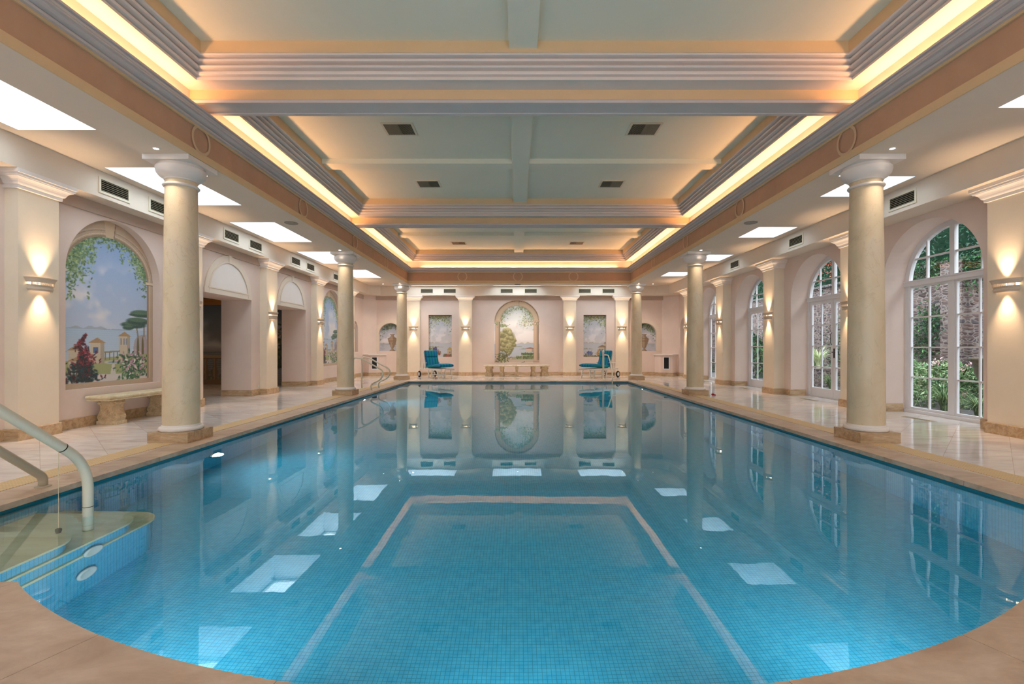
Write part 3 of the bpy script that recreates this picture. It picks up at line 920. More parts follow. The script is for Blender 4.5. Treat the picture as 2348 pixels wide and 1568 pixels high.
pp = pilaster_proto(0.17)
pr_ = pilaster_proto(0.25)
sp = sconce_proto()
npx = ['nearest', 'second', 'third', 'fourth', 'fifth']
usedp = usedr = useds = False
def put(proto, loc, rz, **kw):
    c = proto if not proto.get('_used') else copy_tree(proto)
    proto['_used'] = 1
    c.location = loc; c.rotation_euler = (0, 0, rz)
    if c is not proto and '_used' in c: del c['_used']
    return tag(c, **kw)
lp = ['cream square pilaster at the far left picture edge', 'cream square pilaster mostly behind the nearest left column', 'cream square pilaster between the two left doorways', 'cream square pilaster right of the second left doorway', 'cream square pilaster behind the second left column']
rp = ['cream square pilaster at the right picture edge', 'cream square pilaster between nearest window and near garden doors', 'cream square pilaster between the two pairs of garden doors', 'cream square pilaster left of the far garden doors', 'slender-looking cream pilaster behind the second right column']
ls = ['glowing plaster sconce on the nearest left pilaster', 'plaster sconce hidden behind the nearest left column', 'glowing plaster sconce between the two left doorways', 'glowing plaster sconce right of the second left doorway', 'plaster sconce behind the second left column']
rs = ['glowing plaster sconce at the right picture edge', 'plaster sconce peeping out left of the nearest right column', 'glowing plaster sconce between the two pairs of garden doors', 'glowing plaster sconce left of the far garden doors', 'plaster sconce behind the second right column']
for k in range(5):
    put(pp, (WL, PY[k], 0), 0, label=lp[k], cat='pilaster', group='square pilasters on the walls')
    put(sp, (WL + 0.17, PY[k], 1.965), 0, label=ls[k], cat='wall lamp', group='half-round plaster wall lamps')
for k in range(5):
    put(pr_, (WR, QY[k], 0), PI, label=rp[k], cat='pilaster', group='square pilasters on the walls')
    put(sp, (WR - 0.25, QY[k], 1.965), PI, label=rs[k], cat='wall lamp', group='half-round plaster wall lamps')
bx = [(-4.32, 'outer left'), (-2.15, 'inner left'), (2.216, 'inner right'), (4.393, 'outer right')]
for x, w_ in bx:
    put(pp, (x, YB, 0), -PI / 2, label='cream square pilaster on the end wall, ' + w_, cat='pilaster', group='square pilasters on the walls')
    put(sp, (x, YB - 0.17, 1.965), -PI / 2, label='glowing plaster sconce on the end wall, ' + w_ + ' pilaster', cat='wall lamp', group='half-round plaster wall lamps')
for q in (pp, pr_, sp):
    if '_used' in q: del q['_used']

# ------------------------------------------------------------------ downlights, speakers
def downlight(x, y, z, lab, e=1.0, aim=(0, 0, 0)):
    r = empty('downlight', (x, y, z), label=lab, cat='ceiling spotlight', group='small recessed ceiling spotlights')
    MB().lathe([(0.028, -0.0), (0.03, -0.007), (0.042, -0.006), (0.046, -0.0005)], seg=24, cap=False).build('rim', M['bead'], r, smooth=True)
    MB().lathe([(0.0, -0.003), (0.028, -0.003)], seg=20, cap=False).build('lamp', M['spotglow'], r)
    light('SPOT', 'spot_beam', (0, 0, -0.02), DOWN_W * e, (1.0, 0.80, 0.60), aim, r, spot_size=1.7, spot_blend=0.8, shadow_soft_size=0.03)
for s, x in (('left', CL), ('right', CR)):
    for yy, w_ in ((5.62, 'before the nearest'), (6.50, 'behind the nearest'), (11.45, 'before the second'), (17.29, 'before the farthest')):
        downlight(x, yy, ZS, 'small bright ceiling spotlight ' + w_ + ' ' + s + ' column')
downlight(-5.35, 19.2, ZC, 'small ceiling spotlight in the far left corner', 2.5)
downlight(-4.18, 19.3, ZC, 'small ceiling spotlight by the far left column top', 3.0)
downlight(4.25, 19.3, ZC, 'small ceiling spotlight by the far right column top', 3.0)
downlight(5.45, 19.2, ZC, 'small ceiling spotlight in the far right corner', 2.5)
downlight(0.03, 19.35, ZC, 'small ceiling spotlight above the middle mural', 8.0)
for x, y, lab in ((CL + .01, 8.97, 'grey round ceiling speaker over the left poolside'), (4.36, 8.94, 'grey round ceiling speaker over the right poolside'), (0.03, 17.62, 'small dark ceiling speaker over the pool end')):
    r = empty('ceiling_speaker', (x, y, ZS), label=lab, cat='speaker', group='round ceiling speakers')
    MB().lathe([(0.105, -0.001), (0.105, -0.008), (0.118, -0.008), (0.12, -0.001)], seg=32, cap=False).build('rim', M['slat'], r, smooth=True)
    MB().lathe([(0.0, -0.012), (0.06, -0.011), (0.106, -0.005)], seg=32, cap=False).build('mesh_cover', M['speaker'], r, smooth=True)

# ------------------------------------------------------------------ vents
def vent_proto(w, h, n, name='air_vent', split=False):
    """in the x-z plane facing -y"""
    r = empty(name)
    f = 0.035
    m = MB()
    m.box(-w / 2, w / 2, -0.012, 0, h / 2 - f, h / 2); m.box(-w / 2, w / 2, -0.012, 0, -h / 2, -h / 2 + f)
    m.box(-w / 2, -w / 2 + f, -0.012, 0, -h / 2 + f, h / 2 - f); m.box(w / 2 - f, w / 2, -0.012, 0, -h / 2 + f, h / 2 - f)
    m.build('frame', M['ventf'], r)
    MB().box(-w / 2 + f, w / 2 - f, -0.003, -0.001, -h / 2 + f, h / 2 - f).build('backing', M['dark'], r)
    m = MB()
    if not split:
        for k in range(n):
            z = -h / 2 + f + (h - 2 * f) * (k + 0.5) / n
            rt = Matrix.Rotation(0.5, 3, 'X')
            m.box(-w / 2 + f, w / 2 - f, -0.009, 0.003, -0.003, 0.003, rt, (0, -0.007, z))
    else:
        for side in (0, 1):
            x0 = -w / 2 + f if side == 0 else 0.004
            x1 = -0.004 if side == 0 else w / 2 - f
            for k in range(n):
                x = x0 + (x1 - x0) * (k + 0.5) / n
                rt = Matrix.Rotation(0.6 if side else -0.6, 3, 'Z')
                m.box(-0.003, 0.003, -0.012, 0.0, -h / 2 + f, h / 2 - f, rt, (x, -0.005, 0))
        m.box(-0.004, 0.004, -0.014, 0, -h / 2 + f, h / 2 - f)
    m.build('louvres', M['slat'], r)
    return r
vp = vent_proto(0.56, 0.235, 6)
vl = ['above the large arched mural', 'above the first left doorway', 'above the second left doorway', 'above the far left arched mural']
for k in range(4):
    c = (PY[k] + PY[k + 1]) / 2
    for s, w_ in ((-1, 'nearer'), (1, 'farther')):
        put(vp, (-6.04, c + s * 0.47, 3.52), PI / 2, label='slatted wall vent ' + vl[k] + ', ' + w_ + ' of its pair', cat='air vent', group='slatted vents in the bulkhead')
vr = ['above the nearest garden window', 'above the near garden doors', 'above the far garden doors', 'above the farthest big window']
for k in range(4):
    put(vp, (6.18, R_C[k] - 0.1, 3.52), -PI / 2, label='slatted wall vent ' + vr[k], cat='air vent', group='slatted vents in the bulkhead')
for x, w_ in ((-3.73, 'outer left'), (-2.78, 'inner left'), (-0.42, 'middle left'), (0.58, 'middle right'), (2.82, 'inner right'), (3.80, 'outer right')):
    put(vp, (x, 19.9, 3.52), 0, label='slatted vent high on the end wall, ' + w_, cat='air vent', group='slatted vents in the bulkhead')
if '_used' in vp: del vp['_used']
cv = vent_proto(0.50, 0.44, 12, 'ceiling_vent', True)
cv0 = cv
cvs = [(-1.856, 7.6, 'large left one between the ceiling ribs'), (2.01, 7.6, 'large right one between the ceiling ribs'), (-1.86, 10.13, 'smaller left one before the second cross beam'), (2.0, 10.13, 'smaller right one before the second cross beam'), (-1.92, 15.85, 'left one in the farthest bay'), (1.97, 15.85, 'right one in the farthest bay')]
for i, (x, y, w_) in enumerate(cvs):
    c = cv0 if i == 0 else copy_tree(cv0)
    c.location = (x, y, ZU)
    c.rotation_euler = (-PI / 2, 0, 0)   # facing down
    tag(c, 'louvred ceiling vent, ' + w_, 'ceiling vent', 'louvred vents in the coffered ceiling')
    c.rotation_euler = (PI / 2, 0, 0)
for o in [o for o in COL.objects if o.name.startswith('ceiling_vent')]:
    o.rotation_euler = (PI / 2, 0, 0)
    o.location.z = ZU

# ------------------------------------------------------------------ lunettes over the doorways
for c, w_ in ((10.58, 'first'), (13.53, 'second')):
    r = empty('lunette', (WL, c, 2.31), label='plain arched lunette panel above the ' + w_ + ' left doorway', cat='lunette', group='arched panels above the doorways')
    def arcring(r0, r1, t, n=40):
        m = MB()
        P = [(r1 * math.cos(PI * i / n), r1 * math.sin(PI * i / n)) for i in range(n + 1)] + [(r0 * math.cos(PI * i / n), 0.0 + r0 * math.sin(PI * i / n)) for i in reversed(range(n + 1))]
        for i in range(n):
            a, b, cc, d = P[i], P[i + 1], P[2 * n - i], P[2 * n + 1 - i]
            q = [a, b, cc, d]
            m.prism(q, lambda p: (0, p[0], p[1]), lambda p: (t, p[0], p[1]))
        return m
    m = arcring(0.74, 0.86, 0.02)
    m.box(0, 0.026, -0.875, 0.875, -0.02, 0.09)
    m.build('archivolt', M['ceil'], r)
    m = arcring(0.70, 0.74, 0.03)
    m.box(0, 0.033, -0.745, 0.745, 0.088, 0.115)
    m.build('bead', M['ceil'], r)
    MB().prism([(0.70 * math.cos(PI * i / 30), max(0.1, 0.70 * math.sin(PI * i / 30))) for i in range(31)], lambda p: (0.0, p[0], p[1]), lambda p: (0.006, p[0], p[1])).build('panel', M['bead'], r)
    MB().box(0.0, 0.035, -0.05, 0.05, 0.72, 0.87).build('keystone', M['ceil'], r)

# ------------------------------------------------------------------ side hall behind the left doorways
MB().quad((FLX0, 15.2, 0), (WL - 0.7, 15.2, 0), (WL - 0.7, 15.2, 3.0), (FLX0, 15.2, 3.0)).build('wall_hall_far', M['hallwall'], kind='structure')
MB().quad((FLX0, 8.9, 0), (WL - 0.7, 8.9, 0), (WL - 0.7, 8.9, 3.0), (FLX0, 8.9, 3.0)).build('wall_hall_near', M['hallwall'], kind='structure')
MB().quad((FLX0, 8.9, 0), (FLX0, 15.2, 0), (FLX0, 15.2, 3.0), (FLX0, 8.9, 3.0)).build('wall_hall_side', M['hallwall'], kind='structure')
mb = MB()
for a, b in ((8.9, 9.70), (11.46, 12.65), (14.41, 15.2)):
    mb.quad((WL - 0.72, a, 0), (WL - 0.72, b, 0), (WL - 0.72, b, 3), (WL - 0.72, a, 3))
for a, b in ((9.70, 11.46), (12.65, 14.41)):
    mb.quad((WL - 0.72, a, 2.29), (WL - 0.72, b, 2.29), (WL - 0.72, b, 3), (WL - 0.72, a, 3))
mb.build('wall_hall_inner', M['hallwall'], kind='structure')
MB().sweep([(0, 2.52), (0.03, 2.52), (0.05, 2.56), (0.09, 2.60), (0.10, 2.66), (0.13, 2.70), (0.0, 2.72)], [(FLX0, 15.2), (WL - 0.72, 15.2)]).build('trim_12', M['gold'], kind='structure')
light('AREA', 'hall_lamp', (-9.2, 12.0, 2.9), 14, (1, 0.7, 0.45), (0, 0, 0), size=0.5)

# ------------------------------------------------------------------ murals
class Canvas:
    def __init__(s, w, h, seed=1):
        s.w, s.h = w, h
        s.a = np.zeros((h, w, 3))
        s.yy, s.xx = np.mgrid[0:h, 0:w]
        s.u = (s.xx + 0.5) / w; s.v = (s.yy + 0.5) / h      # v up
        s.asp = h / w
        s.r = np.random.RandomState(seed)
    def put(s, mask, c, al=1.0):
        al = mask * al
        s.a = s.a * (1 - al[..., None]) + np.array(c, float) * al[..., None]
    def vgrad(s, v0, v1, c0, c1):
        t = np.clip((s.v - v0) / (v1 - v0), 0, 1)[..., None]
        m = ((s.v >= v0) & (s.v <= v1))[..., None]
        s.a = np.where(m, np.array(c0, float) * (1 - t) + np.array(c1, float) * t, s.a)
    def noise(s, f, seed=0):
        r = np.random.RandomState(seed)
        n = np.zeros((s.h, s.w)); amp = 1.0
        for o in range(4):
            gw, gh = int(f * 2 ** o) + 2, int(f * s.asp * 2 ** o) + 2
            g = r.rand(gh + 1, gw + 1)
            x = s.u * gw * 0.999; y = s.v * gh * 0.999
            xi, yi = x.astype(int), y.astype(int)
            fx, fy = x - xi, y - yi
            fx, fy = fx * fx * (3 - 2 * fx), fy * fy * (3 - 2 * fy)
            n += amp * ((g[yi, xi] * (1 - fx) + g[yi, xi + 1] * fx) * (1 - fy) + (g[yi + 1, xi] * (1 - fx) + g[yi + 1, xi + 1] * fx) * fy)
            amp *= 0.5
        return n / 1.875
    def ell(s, cx, cy, rx, ry, c, al=1.0, rot=0.0, soft=0.15):
        """rx, ry in units of width"""
        x0, x1 = int((cx - rx - ry) * s.w) - 2, int((cx + rx + ry) * s.w) + 3
        R = (rx + ry) * s.w
        y0, y1 = int(cy * s.h - R) - 2, int(cy * s.h + R) + 3
        x0, x1, y0, y1 = max(0, x0), min(s.w, x1), max(0, y0), min(s.h, y1)
        if x1 <= x0 or y1 <= y0: return
        dx = s.u[y0:y1, x0:x1] - cx; dy = (s.v[y0:y1, x0:x1] - cy) * s.asp
        co, si = math.cos(rot), math.sin(rot)
        d = np.sqrt(((dx * co + dy * si) / rx) ** 2 + ((-dx * si + dy * co) / ry) ** 2)
        m = np.clip((1 + soft - d) / (2 * soft), 0, 1) * al
        s.a[y0:y1, x0:x1] = s.a[y0:y1, x0:x1] * (1 - m[..., None]) + np.array(c, float) * m[..., None]
    def poly(s, pts, c, al=1.0):
        m = np.zeros((s.h, s.w), bool)
        n = len(pts)
        for i in range(n):
            (xa, ya), (xb, yb) = pts[i], pts[(i + 1) % n]
            if ya == yb: continue
            cond = ((ya > s.v) != (yb > s.v)) & (s.u < (xb - xa) * (s.v - ya) / (yb - ya) + xa)
            m ^= cond
        s.put(m.astype(float), c, al)
    def line(s, x0, y0, x1, y1, w, c, al=1.0):
        L = max(2, int(max(abs(x1 - x0) * s.w, abs(y1 - y0) * s.h)))
        for i in range(L + 1):
            t = i / L
            s.ell(x0 + (x1 - x0) * t, y0 + (y1 - y0) * t, w, w, c, al)
    def leaves(s, n, pos, size, cols):
        for i in range(n):
            p = pos(s.r)
            if p is None: continue
            c = np.array(cols[s.r.randint(len(cols))], float) * (0.85 + 0.3 * s.r.rand())
            z = size * (0.6 + 0.8 * s.r.rand())
            s.ell(p[0], p[1], z, z * 0.45, np.clip(c, 0, 255), 0.9, s.r.rand() * PI, 0.35)

GRN = [(112, 140, 92), (134, 158, 104), (92, 120, 84), (160, 176, 118), (80, 112, 88)]
PALE = [(150, 156, 108), (176, 178, 128), (128, 136, 92), (190, 192, 150), (108, 122, 84)]
def sky_sea(c, hz, top, low, sea0, sea1, seed=3, clouds=0.5):
    c.vgrad(0, 1, low, top)
    c.vgrad(hz, 1, low, top)
    n = c.noise(3.0, seed); b = np.exp(-((c.v - (hz + 0.13)) / 0.09) ** 2) + 0.5 * np.exp(-((c.v - (hz + 0.32)) / 0.06) ** 2)
    c.put(np.clip((n - 0.40) * 7, 0, 1) * np.clip(b * 1.6, 0, 1), (236, 228, 226), min(1, clouds * 1.5))
    c.vgrad(0, hz, sea1, sea0)
    n = np.abs(np.sin(c.v * 260 + 4 * c.noise(6, seed + 1)))
    c.put((c.v < hz) * np.clip(n - 0.6, 0, 1), (214, 222, 232), 0.5)
def hills(c, hz, x0, x1, h, col, seed=5):
    t = np.clip((c.u - x0) / (x1 - x0), 0, 1)
    e = hz + h * np.sin(t * PI) * (0.6 + 0.5 * np.sin(c.u * 23 + seed) * 0.5 + 0.3 * np.sin(c.u * 51 + seed))
    c.put(((c.v > hz - 0.004) & (c.v < e) & (c.u > x0) & (c.u < x1)).astype(float), col, 0.6)
def tree_round(c, cx, cy, R, cols, trunk, base):
    c.line(cx, base, cx, cy, 0.012, trunk)
    c.ell(cx, cy, R * 0.95, R * 1.15, cols[0], 0.95)
    for k in range(60):
        a, d = c.r.rand() * 2 * PI, R * math.sqrt(c.r.rand())
        x, y = cx + d * math.cos(a), cy + 1.25 * d * math.sin(a) / c.asp
        q = R * (0.20 + 0.14 * c.r.rand())
        c.ell(x, y - 0.02, q, q * 0.8, cols[0], 0.9)
        c.ell(x - 0.01, y + 0.004, q * 0.9, q * 0.65, cols[1], 0.8)
        c.ell(x - 0.02, y + 0.015, q * 0.5, q * 0.35, cols[2], 0.6)
def house(c, x, y, w, h, wall=(206, 190, 166), roof=(176, 142, 106), rh=0.03):
    c.poly([(x, y), (x + w, y), (x + w, y + h), (x, y + h)], wall)
    c.poly([(x + w * 0.72, y), (x + w, y), (x + w, y + h), (x + w * 0.72, y + h)], tuple(k * 0.84 for k in wall))
    c.poly([(x - w * 0.14, y + h), (x + w * 1.14, y + h), (x + w * 0.5, y + h + rh)], roof)
def arch_frame(c, bw, spring, sill, col=(196, 172, 146), fl=True):
    """painted stone surround; bw border in widths, spring height in v"""
    R = 0.5 - bw
    dx = c.u - 0.5; dy = (c.v - spring) * c.asp
    d = np.sqrt(dx ** 2 + dy ** 2)
    inside = np.where(c.v > spring, d < R, np.abs(dx) < R) & (c.v > sill)
    out = (~inside).astype(float)
    c.put(out, col)
    n = c.noise(8, 11)
    c.put(out * np.clip(n - 0.45, 0, 1) * 2, (160, 132, 108), 0.35)
    rr = np.where(c.v > spring, d, np.abs(dx))
    for (a, b, cc, al) in ((R, R + 0.10 * bw * 2, (150, 124, 100), 0.8), (R + 0.16 * bw * 2, R + 0.2 * bw * 2, (226, 204, 176), 0.8), (R + 0.33 * bw * 2, R + 0.36 * bw * 2, (140, 114, 92), 0.7), (R + 0.4 * bw * 2, R + 0.44 * bw * 2, (214, 190, 162), .7)):
        c.put(((rr > a) & (rr < b) & (c.v > sill)).astype(float), cc, al)
    for s in (-1, 1):
        m = ((np.abs(c.v - spring) < 0.008) & (s * dx > R - 0.012)).astype(float)
        c.put(m, (222, 202, 176)); m = ((np.abs(c.v - spring + 0.011) < 0.003) & (s * dx > R - 0.012)).astype(float); c.put(m, (130, 106, 86), .8)
    c.poly([(0.46, spring + (R) / c.asp), (0.54, spring + R / c.asp), (0.56, 1), (0.44, 1)], (214, 188, 156))
    c.line(0.54, spring + R / c.asp, 0.56, 1, 0.004, (140, 112, 88))
    return inside

def paint_arch_villa(w, h, seed, pale=False):
    c = Canvas(w, h, seed)
    sky_sea(c, 0.345, (128, 160, 204), (194, 204, 222), (176, 196, 216), (206, 214, 224), seed, 0.55)
    hills(c, 0.345, 0.1, 0.5, 0.022, (158, 164, 172)); hills(c, 0.345, 0.4, 0.8, 0.008, (146, 156, 178))
    # pines at right on a rock
    c.poly([(0.72, 0.14), (0.76, 0.28), (0.80, 0.315), (0.9, 0.32), (0.92, 0.1)], (176, 164, 166))
    c.line(0.80, 0.31, 0.78, 0.38, 0.008, (150, 130, 112)); c.line(0.87, 0.31, 0.87, 0.42, 0.008, (150, 130, 112))
    for (x, y, rx, ry) in ((0.75, 0.385, 0.14, 0.035), (0.80, 0.41, 0.13, 0.04), (0.86, 0.46, 0.14, 0.04), (0.80, 0.45, 0.1, 0.02), (0.69, 0.365, 0.06, 0.02)):
        c.ell(x, y - 0.006, rx, ry, (58, 84, 74), 0.95); c.ell(x, y + 0.004, rx * 0.8, ry * 0.6, (96, 124, 98), 0.8)
    for x in (0.80, 0.855): c.ell(x, 0.22, 0.014, 0.15, (108, 98, 62), 0.95)
    c.ell(0.68, 0.24, 0.008, 0.12, (74, 90, 74), 0.9)
    # ground, buildings
    c.poly([(0, 0.06), (1, 0.06), (1, 0.20), (0.6, 0.185), (0, 0.16)], (164, 168, 118))
    c.poly([(0, 0.0), (1, 0.0), (1, 0.075), (0, 0.085)], (214, 204, 198))
    c.poly([(0.5, 0.07), (0.56, 0.07), (0.545, 0.14), (0.52, 0.14)], (210, 202, 192))
    c.ell(0.53, 0.15, 0.09, 0.018, (206, 198, 184)); c.ell(0.53, 0.15, 0.055, 0.01, (140, 160, 176))
    house(c, 0.31, 0.145, 0.13, 0.12); house(c, 0.59, 0.15, 0.12, 0.155); house(c, 0.12, 0.16, 0.12, 0.06); house(c, 0.12, 0.09, 0.18, 0.07, (200, 190, 178))
    c.poly([(0.335, 0.205), (0.385, 0.205), (0.385, 0.24), (0.335, 0.24)], (88, 112, 150))
    for x in (0.605, 0.635, 0.663): c.poly([(x, 0.255), (x + 0.018, 0.255), (x + 0.018, 0.295), (x, 0.295)], (150, 150, 160))
    c.poly([(0.625, 0.155), (0.655, 0.155), (0.655, 0.195), (0.625, 0.195)], (150, 128, 104))
    c.poly([(0.44, 0.205), (0.6, 0.21), (0.6, 0.22), (0.44, 0.215)], (150, 138, 110))
    for x in (0.45, 0.49, 0.53, 0.57): c.poly([(x, 0.165), (x + 0.01, 0.165), (x + 0.01, 0.21), (x, 0.21)], (140, 124, 100))
    # ivy
    def ivy(r):
        a = PI * r.rand()
        rad = 0.41 - abs(r.randn()) * 0.05
        x = 0.5 - rad * math.cos(a); y = 0.715 + rad * math.sin(a) / c.asp
        y -= abs(r.randn()) * (0.08 if x < 0.35 else (0.035 if x < 0.7 else 0.05))
        return (x, y)
    c.leaves(1500, ivy, 0.013, GRN)
    for x, y0, y1 in ((0.13, 0.80, 0.50), (0.16, 0.8, 0.56), (0.22, 0.84, 0.56), (0.30, 0.86, 0.50), (0.34, 0.88, 0.66), (0.62, 0.92, 0.74), (0.88, 0.74, 0.56), (0.20, 0.8, 0.62), (0.25, 0.85, 0.64)):
        c.leaves(40, lambda r: (x + 0.012 * r.randn(), y0 + (y1 - y0) * r.rand()), 0.012, GRN)
    # red and dark plant, flowering shrub
    def red(r):
        t = r.rand(); return (0.2 + (0.14 * (1 - t) ** 0.8) * r.randn() * 0.75, 0.05 + 0.26 * t)
    c.leaves(420, lambda r: (lambda t: (0.24 + 0.12 * (1 - t) * r.randn() * 0.8, 0.045 + 0.15 * t))(r.rand()), 0.019, [(34, 48, 56), (50, 60, 58), (30, 70, 72), (96, 30, 40)])
    c.leaves(260, lambda r: (lambda t: (0.25 + 0.06 * (1 - t) * r.randn() + 0.03 * math.sin(t * 7), 0.14 + 0.17 * t))(r.rand()), 0.014, [(120, 36, 48), (84, 28, 40), (150, 60, 66), (50, 50, 60)])
    c.leaves(330, lambda r: (0.75 + 0.075 * r.randn(), 0.10 + 0.045 * r.randn()), 0.018, [(58, 96, 68), (84, 124, 84), (140, 160, 120), (44, 84, 62)])
    c.leaves(120, lambda r: (0.76 + 0.07 * r.randn(), 0.14 + 0.05 * r.randn()), 0.014, [(222, 170, 190), (200, 140, 170), (240, 224, 220), (58, 96, 68)])
    arch_frame(c, 0.095, 0.655, 0.04)
    c.leaves(70, lambda r: (0.05 + 0.02 * r.randn(), 0.02 + 0.25 * r.rand()), 0.012, [(176, 160, 136), (150, 132, 110)])
    if pale: c.a = c.a * 0.85 + np.array((214, 206, 190)) * 0.15
    return c

def paint_center(w, h):
    c = Canvas(w, h, 5)
    sky_sea(c, 0.30, (176, 196, 208), (222, 212, 206), (178, 184, 196), (196, 200, 206), 9, 0.6)
    c.ell(0.5, 0.92, 0.35, 0.25, (236, 224, 210), 0.6, 0, 0.9)
    hills(c, 0.305, 0.5, 0.9, 0.035, (172, 168, 152), 2); hills(c, 0.262, 0.42, 0.62, 0.016, (140, 142, 118), 4); hills(c, 0.222, 0.55, 0.72, 0.01, (120, 124, 100), 6)
    c.poly([(0.28, 0.05), (1, 0.05), (1, 0.16), (0.6, 0.11), (0.28, 0.09)], (168, 160, 132))
    c.poly([(0, 0), (1, 0), (1, 0.055), (0, 0.055)], (196, 178, 158))
    house(c, 0.70, 0.17, 0.17, 0.06, (206, 186, 168), (150, 96, 78), 0.02); house(c, 0.23, 0.06, 0.08, 0.05); house(c, 0.35, 0.06, 0.05, 0.03, (206, 186, 168), (150, 96, 78), 0.015)
    c.leaves(260, lambda r: (0.5 + 0.4 * r.rand(), 0.075 + 0.03 * r.rand()), 0.018, [(110, 124, 80), (88, 106, 74), (140, 148, 100)])
    c.leaves(160, lambda r: (0.6 + 0.3 * r.rand(), 0.145 + 0.008 * r.randn()), 0.016, [(100, 124, 70), (78, 100, 64)])
    c.poly([(0.605, 0.05), (0.62, 0.05), (0.62, 0.14), (0.605, 0.14)], (190, 176, 160))
    tree_round(c, 0.28, 0.37, 0.19, [(128, 120, 82), (168, 160, 112), (202, 192, 146)], (110, 96, 72), 0.1)
    tree_round(c, 0.33, 0.22, 0.07, [(128, 120, 82), (168, 160, 112), (196, 186, 140)], (110, 96, 72), 0.12)
    def ivy(r):
        a = PI * r.rand(); rad = 0.39 - abs(r.randn()) * 0.06
        x = 0.5 - rad * math.cos(a); y = 0.66 + rad * math.sin(a) / c.asp - abs(r.randn()) * 0.03
        if 0.42 < x < 0.58 and r.rand() < 0.5: return None
        return (x, y)
    c.leaves(800, ivy, 0.011, PALE)
    c.leaves(200, lambda r: (0.70 + 0.09 * r.randn(), 0.66 + 0.05 * r.randn()), 0.011, PALE + [(216, 178, 158)])
    c.leaves(90, lambda r: (0.22 + 0.05 * r.randn(), 0.59 + 0.012 * r.randn()), 0.013, PALE)
    # stone arch ring
    sp_ = 0.655; R = 0.355
    dx = c.u - 0.5; dy = (c.v - sp_) * c.asp; d = np.sqrt(dx ** 2 + dy ** 2)
    up = c.v > sp_
    c.put((up & (d > R)).astype(float), (216, 190, 158))
    for a, b, cc in ((0.355, 0.368, (176, 146, 118)), (0.38, 0.385, (190, 160, 130)), (0.46, 0.468, (136, 106, 84)), (0.485, 0.492, (120, 92, 72))):
        c.put((up & (d > a) & (d < b)).astype(float), cc, 0.8)
    c.line(0.54, sp_ + R / c.asp, 0.55, 1, 0.004, (146, 116, 92))
    for s in (-1, 1):
        x = 0.5 + s * 0.415
        for k in range(13):
            t = (k / 12 - 0.5) * 2
            sh = 0.72 + 0.28 * math.cos(t * 1.3 + 0.5)
            c.poly([(x + t * 0.05 - 0.005, 0.045), (x + t * 0.05 + 0.005, 0.045), (x + t * 0.05 + 0.005, sp_), (x + t * 0.05 - 0.005, sp_)], tuple(q * sh for q in (206, 178, 152)))
        c.poly([(x - 0.075, sp_ - 0.002), (x + 0.075, sp_ - 0.002), (x + 0.075, sp_ + 0.018), (x - 0.075, sp_ + 0.018)], (204, 176, 146))
        c.poly([(x - 0.075, 0.0), (x + 0.075, 0.0), (x + 0.06, 0.035), (x - 0.06, 0.035)], (176, 150, 132))
    c.leaves(110, lambda r: (0.91 + 0.035 * r.randn(), 0.63 + 0.02 * r.randn()), 0.011, [(214, 178, 152), (176, 146, 122), (150, 150, 110), (230, 200, 178)])
    c.leaves(60, lambda r: (0.06 + 0.02 * r.randn(), 0.62 + 0.015 * r.randn()), 0.011, PALE)
    c.leaves(260, lambda r: (0.19 + 0.06 * r.randn(), 0.09 + 0.045 * r.randn()), 0.014, [(108, 110, 66), (84, 92, 58), (150, 150, 96), (66, 72, 50)])
    c.line(0.6, 0.008, 0.67, 0.022, 0.006, (70, 64, 58))
    return c

